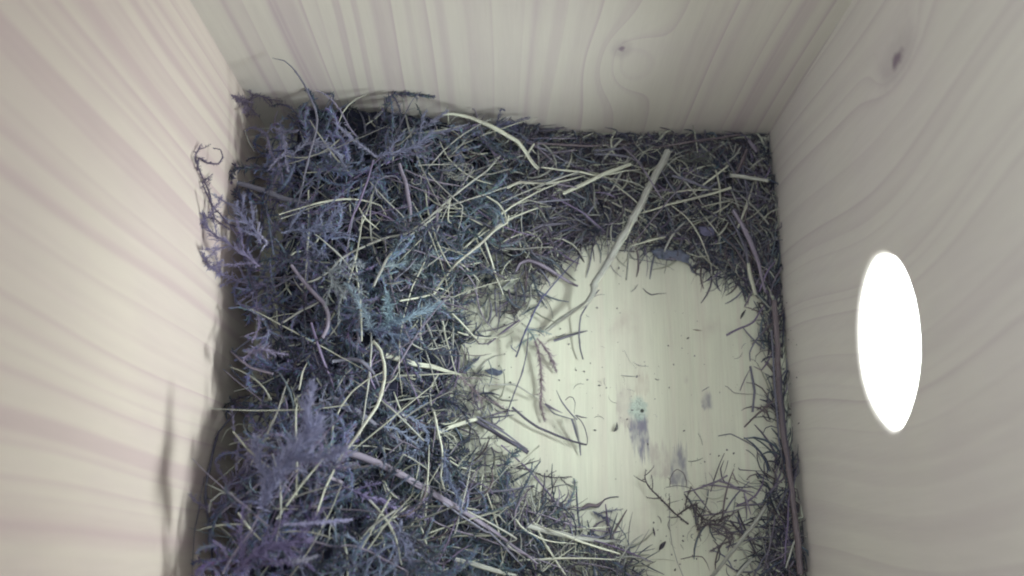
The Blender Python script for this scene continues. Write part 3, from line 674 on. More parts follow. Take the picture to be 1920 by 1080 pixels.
S('grass_straw', 'grass stem', "pale twisted stem bending at the heap's right shoulder, under the bent double straw", "C 1740,160 1772,262 1800,352 1842,465", 6, 'c', (5, 6, 5), 0.7, (0.8, 0.6))
S('grass_straw', 'grass stem', "cream arc of stem dropping from the long kinked straw", "A 1745,862 1810,902 1850,962 1872,1055", 5.5, 'c', (6, 7, 6))
S('grass_straw', 'grass blade', "thick grey blade lying from the left board into the heap", "A 345,788 430,812 540,850 640,882 770,915", 12, 'g', (4, 4, 2), 0.45, (0.8, 0.7), mat=M_stalk)
S('straw', 'straw', "split cream straw fanning left, below the tall slender stem", "A 580,968 700,930 820,896 950,880 1050,886 1150,916 1192,992", 6, 'c', (5, 6, 3), 0.5, (0.5, 0.7), extra=[('split_strip', "A 588,992 680,958 790,916 880,890", 4, 'p', (5, 6, 6), 0.5)])
S('grass_straw', 'grass stem', "violet-grey stem running down from the spiky frond in the upper heap", "A 1110,660 1082,760 1030,900 990,990 962,1085", 6, 'u', (5, 6, 5))
S('grass_straw', 'grass blade', "greyish strap hanging down right of the spiky frond", "A 1255,680 1290,780 1310,900 1317,980 1300,1045", 9, 'm', (5, 5, 4), 0.5)
S('grass_straw', 'grass stem', "thin stem leaning right beneath the greyish strap", "A 1088,780 1150,852 1220,922 1282,985 1292,1045", 4, 'p', (5, 6, 5))
S('grass_straw', 'grass stem', "thin stem crossing the long kinked straw and turning down", "A 1420,730 1480,800 1540,860 1612,922 1605,1000 1588,1055", 4, 'p', (5, 8, 5))
S('straw', 'straw', "cream hooked straw below the thick grey blade", "A 1030,930 1070,992 1145,1052", 5.5, 'c', (5, 5, 4))
S('straw', 'straw', "straight pale straw rising right to the star-shaped moss tuft", "A 1825,635 1750,720 1650,792 1560,862 1480,932 1400,1000", 6, 'p', (4, 7, 5), 0.8)
S('grass_straw', 'grass stem', "short thin stem leaning on the straight pale straw", "A 1672,698 1640,752 1605,808", 4, 'm', (5, 6, 6))
S('straw', 'straw', "short upright cream straw with a bent foot under the long kinked straw", "A 1542,880 1532,1000 1552,1018", 4.5, 'c', (7, 6, 6))
S('rootlet', 'rootlet', "fine curl of rootlet left of the greyish strap", "A 1180,900 1130,855 1118,815 1135,775 1180,752 1235,750 1262,778", 3, 'g', (4, 7, 5), taper=(1, 0.8))
S('rootlet', 'rootlet', "small ring of rootlet under the mauve stem in the upper heap", "A 1330,765 1322,785 1345,800 1375,792 1380,765 1372,745", 2, 'p', (7, 7, 7), taper=(1, 1))
S('grass_straw', 'grass stem', "mauve stem crossing level in the upper heap below the rootlet tangle", "A 1290,715 1400,762 1500,792 1600,806 1700,830", 4.5, 'm', (5, 6, 5))
S('grass_straw', 'grass stem', "fine stem lying level across the upper heap, above the mauve one", "A 1360,690 1460,686 1550,685", 3, 'p', (7, 7, 7))
S('straw', 'straw', "tiny pale straw standing in the shade of the back left corner", "A 388,490 410,560 442,612", 3.5, 'p', (5, 5, 4))
S('straw', 'straw', "grey upright straw dangling over the right flank of the heap", "B 240,545 232,640 238,700 255,765", 3.5, 'p', (6, 5, 2))
S('straw', 'straw', "straight slanting straw low on the right flank of the heap, before the bare floor", "B 95,782 160,742 242,714", 4.5, 'c', (5, 5, 4))
S('straw', 'straw', "thin straw curving right above the dark green blade", "B 220,515 300,530 392,562", 4, 'p', (5, 5, 4))
S('grass_straw', 'grass blade', "dark green-grey twisted blade lying level on the right flank of the heap", "B 270,700 340,672 420,660 500,655", 8, 'd', (3, 4, 3), 0.4, (0.4, 0.4))
S('straw', 'straw', "wide folded straw on the right flank, left of the dark green blade", "B -20,790 40,735 90,680 140,648", 8, 'p', (5, 6, 5), 0.5, mat=M_stalk)

# tangle of hair-fine rootlets
def tangle(cx, cy_, r, n, name, label, cat, ck, dz, w=1.6):
    m = MB(); o3 = at_z(cx, cy_, hpix(cx, cy_) + dz / 1000)
    for q in range(n):
        a = random.uniform(0, 6.28); P = []
        ph = random.uniform(0, 6.28)
        for i in range(9):
            a += random.uniform(0.4, 1.1); rr = r * random.uniform(0.35, 1) * 0.148e-3
            P.append(o3 + Vector((math.cos(a) * rr * 1.3, math.sin(a) * rr * 0.8, random.uniform(-0.3, 0.3) * rr)))
        strand_mb(m, P, w, seed=q + 200, sides=4, taper=(1, 1))
    o = m.build(name, M_straw, None, o3); o.color = (*COL[ck], 1)
    return tag(o, label, cat)
tangle(858, 318, 26, 5, 'rootlet_tangle', "small ball of hair-fine pale rootlets in the upper heap", 'rootlets', 'p', 7)

# ------------------------------------------------------------------ moss
def mosscol(px, py, var=0.2):
    """violet at the left, teal-blue towards the middle of the heap"""
    t = min(max((px - 430) / 400, 0), 1)
    c = np.array((0.215, 0.215, 0.375)) * (1 - t) + np.array((0.175, 0.215, 0.30)) * t  # moss colour, with some lens shading across the heap put into it
    k = random.uniform(1 - var, 1 + var * 1.5)
    if var > 0.1: k *= 0.72 + 0.9 * mnoise.noise(Vector((px / 70, py / 70, 4.4)))
    k = max(0.3, k)
    c = c * k * np.array((random.uniform(0.9, 1.1), random.uniform(0.93, 1.1), random.uniform(0.92, 1.06)))
    return tuple(float(v) for v in c)
def foliage(m, P, llen, lwid, step, tint=None, spread=0.75, ball=False, taper=True, up=Vector((0, 0, 1))):
    L = 0.0; acc = 0.0; side_i = 0
    n = len(P); total = sum((P[i+1] - P[i]).length for i in range(n - 1)); done = 0.0
    for i in range(n - 1):
        seg = P[i+1] - P[i]; sl = seg.length
        if sl < 1e-7: continue
        t = seg / sl
        b = t.cross(up); b = b.normalized() if b.length > 1e-4 else Vector((1, 0, 0)); c = b.cross(t)
        while acc < sl:
            p = P[i] + t * acc; f = (done + acc) / total
            a = side_i * 2.399 + random.uniform(-0.5, 0.5); side_i += 1
            rad = b * math.cos(a) + c * math.sin(a)
            k = (0.55 + 0.9 * f * (1 - f) * 2) if taper else 1.0
            if f > 0.9: k *= 0.8
            d = (t * random.uniform(0.45, 1.1) + rad * spread * random.uniform(0.4, 1.2) + Vector((random.gauss(0, .22), random.gauss(0, .22), random.gauss(0, .22)))).normalized()
            sd = d.cross(rad); sd = sd.normalized() if sd.length > 1e-4 else b
            tt = tint if tint is None else tuple(x * random.uniform(0.75, 1.3) for x in tint)
            m.leaf(p, d, sd, llen * k * random.uniform(0.7, 1.25), lwid * random.uniform(0.8, 1.2), tt, curl=random.uniform(-0.9, 1.1))
            acc += step * random.uniform(0.7, 1.3)
        acc -= sl; done += sl

def moss_sprig(label, spec, wpx, dz, tintk=1.0, fuzz=1.0, col_=None, name='moss_sprig', cat='moss', side=0, stem_w=3.5, group=None, step=0.00022, lw=0.30, sspread=0.8):
    cnt[0] += 1
    pix = trace(spec); P3 = lift(pix, dz); P = [clampbox(p, 0.0008) for p in catmull(P3, 8)]
    o3 = P3[0].copy(); root = empty(name, o3); tag(root, label, cat, group)
    c = col_ or mosscol(*pix[len(pix) // 2], var=0.05); gm = sum(c) / 3; c = tuple(min(0.8, (gm + (v - gm) * 0.78) * tintk * 1.22) for v in c)
    ms = MB(); strand_mb(ms, P3, stem_w, seed=cnt[0], taper=(1, 0.4), sides=5)
    mf = MB(); lw *= 0.95; step *= 0.62; sspread *= 0.8
    llen = wpx * 0.148e-3 / 2 * 1.25
    foliage(mf, P, llen, lw * 1e-3 * fuzz, step, spread=sspread)
    for s_ in range(side):
        f = (s_ + 0.7) / (side + 0.4); i = int(f * (len(P) - 1)); t = (P[min(i+1, len(P)-1)] - P[i-1]).normalized()
        b = t.cross(Vector((0, 0, 1))).normalized() * (1 if s_ % 2 else -1)
        Ls = wpx * 0.148e-3 * random.uniform(0.9, 1.7); Q = []
        for k in range(5):
            u = k / 4
            Q.append(clampbox(P[i] + (t * 0.55 * u + b * 0.8 * u + t * 0.35 * u * u + Vector((0, 0, 0.15 * u))) * Ls, 0.0008))
        strand_mb(ms, Q, stem_w * 0.6, seed=cnt[0] + s_, taper=(1, 0.3), sides=4, per=3)
        foliage(mf, catmull(Q, 4), llen * 0.55, lw * 0.8e-3 * fuzz, step * 1.1, spread=sspread)
    q = ms.build("stem", M_moss, root, o3); q.color = (c[0] * 0.9, c[1] * 0.85, c[2] * 0.85, 1)
    q = mf.build("foliage", M_moss, root, o3, smooth=False); q.color = (*c, 1)
    return root
G = moss_sprig
G("curly bare-tipped moss tendril climbing the left board above the moss clump", "C 300,90 215,30 A 190,850 150,760 120,690 105,640 125,600 145,572", 13, (14, 20, 22), 0.75, stem_w=4, side=4, step=0.00045, col_=(0.19,0.16,0.30))
G("hooked moss tendril curling back on itself against the left board", "A 120,720 132,650 178,676 238,682 262,645 248,605 208,594", 9, (20, 22, 24), 0.7, stem_w=4, step=0.0005, col_=(0.17,0.14,0.28))
G("moss tendril rising beside the hooked one on the left board", "C 350,130 255,10 A 215,930 175,850 150,790 205,740", 12, (12, 18, 20), 0.75, stem_w=4, side=2, step=0.0005, col_=(0.18,0.15,0.29))
G("pale curly moss clump leaning on the left board, its uppermost branch", "C 480,170 440,90 400,50 350,-20 340,-60", 30, (8, 11, 14), 1.25, side=5, col_=(0.22, 0.23, 0.40))
G("pale curly moss clump leaning on the left board, its lowest branch", "C 520,400 420,400 330,370 240,330 180,280 150,220", 26, (7, 10, 13), 1.15, side=6, col_=(0.25, 0.23, 0.42))
G("pale curly moss clump leaning on the left board, its middle branch", "C 470,300 400,240 310,180 220,130 165,60 150,0", 30, (8, 12, 15), 1.1, side=6, col_=(0.23, 0.21, 0.40))
G("pale looping moss strand at the right edge of the clump by the left board", "C 450,50 470,55 460,100 490,140 510,165 480,210", 9, (12, 13, 10), 1.5, col_=(0.27, 0.28, 0.42))
G("bright feathery moss plume pointing right in the middle of the heap", "C 1130,650 1210,618 1290,590 1370,555 1430,530 1495,505", 34, (6, 11, 13), 1.55, step=0.00014, col_=(0.17, 0.25, 0.34))
G("short moss plume standing up from the base of the bright feathery one", "C 1180,650 1195,580 1192,510 1188,450", 26, (6, 10, 12), 1.5, step=0.00016, col_=(0.17, 0.26, 0.33))
G("drooping moss plume left of the dark pocket in the heap", "C 1110,680 1080,600 1040,520 1000,460 960,400", 30, (6, 9, 9), 1.35, step=0.00016, col_=(0.18, 0.25, 0.33))
G("star-like spray of blue moss below the bright feathery plume", "C 1000,660 1080,650 1160,660 1240,690 1300,720", 30, (6, 9, 7), 1.2, side=5, col_=(0.13, 0.19, 0.32))
G("pale spiky moss frond reaching up to the right above the dark pocket", "C 870,350 900,310 960,290 1010,285 1050,290", 32, (5, 8, 9), 1.5, col_=(0.24, 0.28, 0.34))
G("pale moss frond drooping left of the dark pocket, with stubby side shoots", "C 850,300 880,370 920,430 950,470", 34, (6, 7, 6), 1.4, side=4, col_=(0.24, 0.28, 0.32))
G("teal moss frond with pale tips above the stiff rising straw", "C 1170,300 1230,290 1290,270 1350,290 1400,300", 34, (4, 6, 5), 1.3, side=3, col_=(0.20, 0.27, 0.32))
G("fattest violet moss frond standing high in the lower left heap", "E 480,700 520,600 570,510 630,425 690,350 760,285 805,205", 62, (8, 16, 22), 1.15, fuzz=1.3, step=0.00009, side=3, col_=(0.22, 0.23, 0.40))
G("smooth pale violet tip sticking out right from the lower left moss", "E 600,790 700,788 830,778 985,764", 14, (12, 15, 15), 1.5, fuzz=1.2, step=0.0001, col_=(0.25, 0.25, 0.42), sspread=0.35)
G("violet moss shoot with a bright pointed tip near the bottom of the heap", "E 560,1010 620,1000 690,995 792,968", 12, (12, 14, 14), 1.5, fuzz=1.2, step=0.0001, col_=(0.28, 0.29, 0.40), sspread=0.4)
G("broad violet moss frond lying along the bottom left of the heap", "E 330,1070 420,980 520,920 640,900 740,880", 50, (8, 12, 12), 1.0, fuzz=1.2, side=5, col_=(0.18, 0.15, 0.34))
G("row of curled violet moss fingers at the left of the lower heap", "E 330,320 350,300 390,330 430,360 470,420", 34, (10, 13, 10), 1.3, side=5, step=0.0004, col_=(0.24, 0.22, 0.38))
G("tall violet moss frond hanging over the shaded gap by the left board", "E 300,800 270,700 290,600 340,520 400,460", 40, (6, 9, 9), 0.95, side=4, col_=(0.2, 0.18, 0.33))
G("lacy net-like patch of pale blue moss on the lower heap", "E 1190,190 1240,170 1300,180 1360,210 1410,270 1420,350", 26, (6, 8, 6), 1.6, side=6, step=0.0004, col_=(0.19, 0.24, 0.38))
G("second strand of the lacy pale blue moss patch, nearer the broad grey stalk", "E 1170,240 1230,250 1290,290 1340,330 1390,400", 26, (6, 8, 6), 1.5, side=6, step=0.0004, col_=(0.19, 0.24, 0.38))
G("woolly blue moss strand hanging down across the thickest mauve stalk", "E 1492,330 1510,400 1515,480 1540,560 1590,640 1605,730", 22, (7, 9, 6), 1.3, step=0.00018, col_=(0.15, 0.19, 0.33))
G("violet moss rope curling below the thickest mauve stalk", "E 880,540 990,600 1080,635 1170,660 1250,710 1330,735 1430,760", 26, (4, 5, 4), 1.3, side=3, col_=(0.22, 0.19, 0.40))
G("blue moss strand twisting down at the bottom centre of the heap", "E 1270,760 1250,840 1280,900 1310,980 1360,1060", 28, (5, 6, 6), 1.3, side=4, col_=(0.17, 0.19, 0.33))
G("comb of moss fingers hanging beside the steep stem", "E 800,110 830,95 860,110 880,160 870,240", 20, (6, 9, 6), 1.3, side=4, step=0.0004, col_=(0.2, 0.23, 0.36))
G("spiky moss frond whose pale needle tip points at the back left corner", "A 1135,650 1080,605 1020,565 960,510 898,452", 22, (5, 8, 13), 1.3, step=0.00015, col_=(0.22, 0.23, 0.36), sspread=0.6)
G("thin grey moss stem with a pale thread tip leaning on the back board's shadow", "A 1015,525 970,470 930,392 885,332 835,288 790,268", 10, (8, 16, 20), 1.3, step=0.00035, col_=(0.22, 0.21, 0.34))
G("broad moss frond with upturned pointed tips in the upper heap", "A 1120,640 1220,620 1300,600 1370,570 1430,510 1445,490", 34, (5, 8, 9), 1.2, side=4, col_=(0.19, 0.21, 0.36))
G("slim moss shoot pointing up right against the back board", "A 1310,510 1380,480 1450,440 1525,385", 20, (5, 7, 9), 1.25, step=0.00016, col_=(0.2, 0.21, 0.33), sspread=0.5)
G("looping fuzzy moss arch under the tall slender stem", "A 650,650 690,595 760,560 860,590 925,650 955,715", 30, (4, 8, 4), 1.35, step=0.00018, col_=(0.22, 0.24, 0.37))
G("hanging moss strand with bent top at the left of the upper heap", "A 545,478 590,500 612,560 615,640 630,720", 22, (7, 9, 5), 1.35, side=2, col_=(0.22, 0.22, 0.36))
G("arched moss strand nearest the left board in the upper heap", "A 385,500 420,480 480,490 515,540 530,610 580,690 600,760", 18, (5, 8, 4), 1.15, step=0.0003, col_=(0.2, 0.19, 0.33))
G("dusty moss tuft stuck in the back left corner of the boards", "A 470,420 430,380 390,340 350,320", 34, (2, 3, 3), 0.9, side=4, col_=(0.25, 0.21, 0.34))
G("frayed moss wisp spreading from the back left corner along the back board", "A 400,330 460,300 510,310 545,350", 22, (3, 3, 2), 0.8, side=3, step=0.0004, col_=(0.2, 0.17, 0.3))
G("dark star-shaped moss tuft at the back board", "A 1780,480 1850,455 1900,470 1915,490", 30, (4, 5, 5), 0.9, side=4, col_=(0.13, 0.14, 0.28))
G("fluffy blue moss spray left of the split cream straw's lower end", "C 590,110 680,92 760,95 830,70 890,60", 40, (4, 7, 7), 1.2, side=5, col_=(0.18, 0.21, 0.36))
G("moss strand dropping from the fluffy blue spray", "C 700,130 735,220 745,300 735,370", 24, (6, 7, 5), 1.1, side=2, col_=(0.17, 0.18, 0.32))
G("coiled moss strand jutting over the shaded gap by the left board", "C 380,830 420,785 480,765 550,782 625,790", 26, (6, 10, 8), 1.25, step=0.0003, col_=(0.24, 0.22, 0.38))
G("stringy violet moss strand hanging below the clump on the left board", "C 450,420 455,520 470,620 450,680 430,722", 14, (7, 8, 7), 1.3, step=0.0004, side=2, col_=(0.24, 0.22, 0.4))
G("grey mossy twiglet stretching flat onto the floor from the lower heap", "F 170,470 270,482 350,515 430,526 515,522", 16, (3, 2.5, 1.5), 0.8, side=4, stem_w=4, step=0.0004, col_=(0.14, 0.14, 0.19))
G("dark branched moss sprig reaching up left from the lower right pile", "F 1170,790 1090,722 1040,670 985,615 945,570 928,525 932,482", 14, (2, 2, 2), 0.7, side=6, stem_w=4, step=0.0005, col_=(0.13, 0.11, 0.17))
G("dark curled moss sprig at the heart of the lower right pile", "F 1110,735 1180,690 1220,680 1215,720 1260,760 1330,770 1400,740", 22, (2, 4, 3), 0.8, side=6, stem_w=4, col_=(0.16, 0.14, 0.18))
G("tousled brownish moss sprig under the longest pale stick", "F 1220,820 1280,790 1360,800 1420,850 1400,920", 26, (2, 3, 3), 0.9, side=6, stem_w=4, col_=(0.2, 0.17, 0.23))
G("grey-green moss sprig in the litter under the back board, right of the thick stalk", "B 1130,290 1180,305 1230,290 1300,300", 26, (3, 4, 3), 1.0, side=3, col_=(0.17, 0.2, 0.2))
G("small blue moss shred lying on the floor below the twisted rootlet", "F 635,715 665,735 700,750 730,765", 22, (0.6, 0.8, 0.6), 1.0, side=2, col_=(0.17, 0.19, 0.33))
G("bluish moss wisp at the foot of the wiry grey stem's top", "D 262,280 275,300 300,330 285,350", 22, (3, 3, 2), 1.2, side=2, col_=(0.2, 0.3, 0.35))
# seed head
G("mauve feathery seed head lying on the floor below the blue twig, its longer branch", "D 300,330 330,420 342,520 346,620 342,710 362,805", 22, (2, 2, 1), 1.0, stem_w=3, name='seed_plume', cat='seed head', col_=(0.34, 0.27, 0.34), step=0.00016, sspread=0.5)
G("mauve feathery seed head lying on the floor below the blue twig, its shorter right branch", "D 320,340 360,390 392,440 410,480 428,525", 24, (2, 2, 1), 1.0, stem_w=3, name='seed_plume', cat='seed head', col_=(0.34, 0.27, 0.36), step=0.00016, sspread=0.5)
G("pinkish frayed seed head drooping over the heap's edge above the dark double straw", "C 1580,900 1640,960 1690,1010 1720,1075", 26, (4, 3, 2), 1.0, stem_w=3, name='seed_plume', cat='seed head', col_=(0.33, 0.27, 0.34), side=3, step=0.0003, sspread=0.5)

# ------------------------------------------------------------------ leaf scraps, seeds
def leaf_scrap(name, cat, label, poly, c, dz=1.0, crumple=0.0008):
    pts = trace(poly); n = len(pts)
    P = [at_z(x, y, max(0.0008, hpix(x, y) * 0.6 + dz / 1000)) for x, y in pts]
    ctr = sum(P, Vector()) / n; m = MB()
    rings_ = [[ctr + (p - ctr) * k + Vector((0, 0, mnoise.noise(p * 900 * k) * crumple)) for p in P] for k in (1.0, 0.66, 0.33)]
    rings_[0] = [p + Vector((random.uniform(-1, 1), random.uniform(-1, 1), random.uniform(0, 2))) * 0.00025 for p in rings_[0]]
    th = Vector((0, 0, -0.00012)); b = 0
    for L in rings_:
        for p in L: m.v.append(p); m.c.append(None)
    m.v.append(ctr + Vector((0, 0, crumple * 0.5))); m.c.append(None)
    for j in range(2):
        for i in range(n):
            i2 = (i + 1) % n; m.f.append((j*n+i, j*n+i2, (j+1)*n+i2, (j+1)*n+i)); m.uv.append(((0, 0),) * 4)
    for i in range(n): m.f.append((2*n+i, 2*n+(i+1) % n, 3*n)); m.uv.append(((0, 0),) * 3)
    o = m.build(name, M_leaf, None, ctr); o.color = (*c, 1)
    sm = o.modifiers.new("thickness", 'SOLIDIFY'); sm.thickness = 0.00015
    return tag(o, label, cat)
leaf_scrap('leaf', 'leaf', "crumpled blue-grey leaf at the top of the bare floor, under the arching stem", "B 960,810 1010,800 1070,812 1130,805 1180,838 1170,880 1110,868 1050,866 1000,858", (0.17, 0.20, 0.30), 1.5)
leaf_scrap('leaf', 'leaf', "small blue-violet leaf right of the crumpled one, folded upright", "B 1230,680 1280,672 1325,690 1315,725 1265,735 1232,712", (0.17, 0.17, 0.30), 2.5)
leaf_scrap('leaf', 'leaf', "curled dark leaf scrap lying on the floor at the right edge of the heap", "D 20,520 70,512 110,525 142,520 120,552 90,560 50,545", (0.12, 0.15, 0.24), 1.5)
leaf_scrap('husk', 'husk', "papery pale husk at the foot of the heap near the dark hollow", "B 130,975 190,940 215,965 200,1000 150,1040 118,1020", (0.42, 0.46, 0.40), 2)
leaf_scrap('leaf', 'leaf', "tiny dark triangular leaf on the floor in the litter by the arching stem's end", "B 1185,905 1215,890 1240,905 1220,918", (0.06, 0.07, 0.10), 0.6)
def seed(label, spec, w, c, flat=0.6):
    P3 = lift(trace(spec), (0.3, 0.5, 0.3)); m = MB()
    P = catmull(P3, 5); n = len(P); r = w * 0.148e-3 / 2
    m.tube([clampbox(p, r * flat) for p in P], [r * max(0.12, math.sin(math.pi * (0.04 + 0.92 * i / (n - 1)))) for i in range(n)], flat, 8)
    o = m.build('seed', M_straw, None, P3[0].copy()); o.color = (*c, 1); tag(o, label, 'seed')
seed("oval dark seed on the floor near the bottom, the largest of the loose seeds", "F 1008,935 1025,910 1045,885", 7.5, (0.05, 0.045, 0.07))
seed("slender dark seed on the floor, just above the oval one", "F 973,805 978,830 985,858", 3.6, (0.07, 0.06, 0.10))
seed("crescent grey seed lying left of the stained knot in the floor", "D 752,868 768,850 770,815", 5.5, (0.12, 0.12, 0.13))
seed("tiny dark seed near the middle of the bare floor", "D 1162,347 1170,342 1178,338", 3.2, (0.04, 0.04, 0.05))
seed("tiny pale-ended splinter lying level on the middle of the bare floor", "D 1195,294 1222,297 1250,300", 2.4, (0.30, 0.26, 0.22))
seed("short dark splinter on the floor beside the hole board litter, upper right", "D 1465,235 1478,208 1495,182", 4.5, (0.07, 0.07, 0.09))

# ------------------------------------------------------------------ countable loose straws of the tangle (two kinds, copied)
def rand_strand_points(px, py, length, ang, bend, lifts, droop=0.0):
    z0 = hpix(px, py) + lifts
    c = at_z(px, py, z0); P = []
    a = ang
    p = c - Vector((math.cos(ang), math.sin(ang), 0)) * length * 0.5
    tilt = random.uniform(-0.16, 0.16)
    for i in range(6):
        P.append(clampbox(p.copy(), 0.0008))
        a += bend / 5; p = p + Vector((math.cos(a), math.sin(a), tilt - droop * (i - 2.5) / 5)) * (length / 5)
    return P
def region_pick(polys):
    while True:
        x, y, wt = random.choice(polys)
        px, py = random.gauss(x, wt), random.gauss(y, wt)
        if 340 < px < 1500 and 190 < py < 1120: return px, py
zoneL = [(600, 330, 70), (720, 420, 90), (850, 380, 80), (620, 600, 90), (760, 560, 80), (560, 750, 80), (720, 760, 80), (620, 950, 90), (780, 930, 90), (900, 980, 60), (880, 450, 70), (800, 300, 70), (500, 850, 60), (700, 1030, 80), (950, 350, 60)]
zoneB = [(1060, 320, 40), (1150, 330, 40), (1250, 350, 45), (1340, 340, 40), (1400, 330, 25), (1200, 390, 35), (1300, 400, 30), (1380, 400, 35), (1050, 380, 30)]
zoneR = [(1405, 450, 20), (1425, 520, 14), (1440, 600, 10), (1452, 700, 8), (1465, 820, 8), (1475, 900, 10), (1480, 980, 15)]
zoneP = [(1400, 960, 40), (1360, 920, 25), (1430, 1020, 35), (1480, 1040, 20), (1340, 1000, 35)]
CW = dict(c='cream', p='pale', m='mauve', g='grey', n='brown', u='violet', d='dark')
LANDMARKS = [(830, 560, 'the bright feathery plume'), (730, 500, 'the dark pocket'), (590, 880, 'the fattest violet frond'), (720, 730, 'the arching pale stem'), (780, 800, 'the lacy moss patch'),
    (850, 925, 'the thickest mauve stalk'), (480, 480, 'the clump on the left board'), (560, 290, 'the tall slender stem'), (700, 290, 'the spiky frond'), (960, 270, 'the broad pale blade'),
    (500, 390, 'the thick grey blade'), (860, 385, 'the long kinked straw'), (640, 700, 'the violet-grey stem'), (620, 500, 'the crooked mauve stem'), (1090, 350, 'the bright flat stick'), (1180, 400, 'the thick peeling stalk'),
    (1280, 375, 'the bright straight straw'), (1405, 333, 'the stubby cream stick'), (1330, 470, 'the long arching stem'), (1400, 440, 'the thick brown stalk'), (1411, 520, 'the wide cream blade'), (1410, 700, 'the upright grey straw'),
    (1465, 850, 'the long dark stem bundle'), (1425, 640, 'the loop of thin stem'), (1400, 1010, 'the longest pale stick'), (1330, 960, 'the curled moss sprig'), (1365, 900, 'the forked sprout'), (1250, 265, 'the dark straw on the back board'),
    (640, 1010, 'the bright-tipped moss shoot'), (960, 800, 'the dark double straw'), (1000, 1000, 'the fan of straws'), (520, 660, 'the coiled moss strand'), (930, 480, 'the bent double straw'), (800, 1060, 'the bottom cream straw')]
used_labels = set()
def loose_label(kind, key, P3, place):
    a, b = P3[0], P3[-1]; chord = (b - a).length; arc = sum((P3[i+1] - P3[i]).length for i in range(len(P3) - 1))
    pa, pb = to_px(*a), to_px(*b); dx, dy = pb[0] - pa[0], pb[1] - pa[1]
    an = math.degrees(math.atan2(-dy, dx)) % 180
    way = 'level' if an < 22 or an > 158 else 'upright' if 68 < an < 112 else 'right-leaning' if an < 90 else 'left-leaning'
    shape = 'straight' if chord / arc > 0.985 else 'slightly bent' if chord / arc > 0.94 else 'curved'
    ln = 'long' if arc > 0.024 else 'short' if arc < 0.012 else 'mid-length'
    cx, cy_ = (pa[0] + pb[0]) / 2, (pa[1] + pb[1]) / 2
    for lx, ly, nm in sorted(LANDMARKS, key=lambda q: math.hypot(q[0] - cx, q[1] - cy_)):
        ddx, ddy = cx - lx, cy_ - ly
        side = 'beside' if abs(ddx) > abs(ddy) else 'above' if ddy < 0 else 'below'
        if side == 'beside': side = 'left of' if ddx < 0 else 'right of'
        L = f"{ln} {shape} {CW[key]} {kind}, {way}, {side} {nm}"
        if L not in used_labels or math.hypot(ddx, ddy) > 260: break
    used_labels.add(L); return L
def loose(kinds, n, zone, lenr, wr, keys, label, group, lif):
    for i in range(n):
        for _ in range(30):
            px, py = region_pick(zone)
            if hpix(px, py) > 0.0016 and inside(px, py, hpix(px, py), 0.003): break
        P3 = rand_strand_points(px, py, random.uniform(*lenr), random.uniform(0, 6.28) if zone is not zoneR else random.gauss(1.57, 0.45), random.gauss(0, 0.5 if lenr[1] > 0.02 else 0.3), random.uniform(*lif), random.uniform(0, 0.25))
        m = MB(); strand_mb(m, P3, random.uniform(*wr), random.choice((1, 0.7, 0.45)), (0.8, 0.45), random.choice((0, 0, 1)), seed=random.randint(0, 9999), sides=6, per=4)
        o = m.build(kinds, M_straw, None, P3[0].copy()); ck_ = random.choice(keys); c = COL[ck_]; j = random.uniform(0.75, 1.15)
        o.color = (c[0]*j, c[1]*j, c[2]*j, 1); tag(o, loose_label('grass stem' if kinds == 'grass_straw' else 'straw bit', ck_, P3, label), 'grass stem' if kinds == 'grass_straw' else 'straw', group)
loose('grass_straw', 170, zoneL + [(980, 1010, 50), (1060, 1040, 40)], (0.012, 0.036), (3, 5.8), 'pppccmmgucc', "loose thin grass stem tangled into the moss of the heap", "loose grass stems tangled in the moss heap", (-0.001, 0.004))
loose('straw', 75, zoneB, (0.006, 0.018), (3.5, 7), 'gmcpdgcp', "short straw bit in the litter along the back board", "short straw bits along the back board", (-0.001, 0.003))
loose('straw', 24, zoneR, (0.007, 0.02), (3.5, 6), 'gmnddu', "short straw bit in the narrow litter strip at the foot of the hole board", "short straw bits at the foot of the hole board", (-0.001, 0.003))
loose('straw', 24, zoneP, (0.006, 0.016), (3, 6), 'gmnmdp', "short straw bit in the loose pile in the lower right corner", "short straw bits in the lower right pile", (-0.001, 0.003))

# ------------------------------------------------------------------ uncountable masses
def rand_sprig(m, px, py, big=True):
    h = hpix(px, py)
    c = at_z(px, py, max(0.001, h + random.uniform(-0.0065, 0.0010) + 0.009 * mnoise.noise(Vector((px / 45, py / 45, 7.7)))))
    fat = random.random() < 0.16
    L = random.uniform(0.010, 0.021) if fat else random.uniform(0.007, 0.017) if big else random.uniform(0.004, 0.009)
    ang = random.uniform(0, 6.28); el = random.uniform(-0.25, 0.75)
    bend = random.gauss(0, 2.2); p = c.copy(); P = []
    for i in range(8):
        P.append(clampbox(p.copy(), 0.0006)); ang += bend / 7; el -= 0.09
        p = p + Vector((math.cos(ang)*math.cos(el), math.sin(ang)*math.cos(el), math.sin(el))) * (L / 7)
    t = mosscol(px, py)
    m.tube(P, [0.00020] * 8, 1, 3, tint=tuple(v * 0.8 for v in t), cap=False)
    lw = random.uniform(0.00020, 0.00036)
    if fat: foliage(m, P, random.uniform(0.0018, 0.0028), lw * 1.2, random.uniform(0.00009, 0.00013), tint=tuple(v * 1.15 for v in t))
    else: foliage(m, P, random.uniform(0.0009, 0.0018), lw, random.uniform(0.00014, 0.00024), tint=t, spread=0.6)
mm = MB(); k = 0
while k < 1300:
    px, py = random.uniform(345, 1480), random.uniform(195, 1110)
    h = hpix(px, py)
    if px > 1000 and random.random() > (0.25 if py < 480 else 0.7 if px < 1200 else 0.14): continue
    if px > 900 and py < 400 and random.random() > 0.5: continue
    if h < 0.004 or (px < 450 and 540 < py < 700) or not inside(px, py, h, 0.003): continue
    if random.random() > min(1, h / 0.018) + 0.1: continue
    rand_sprig(mm, px, py, h > 0.012); k += 1
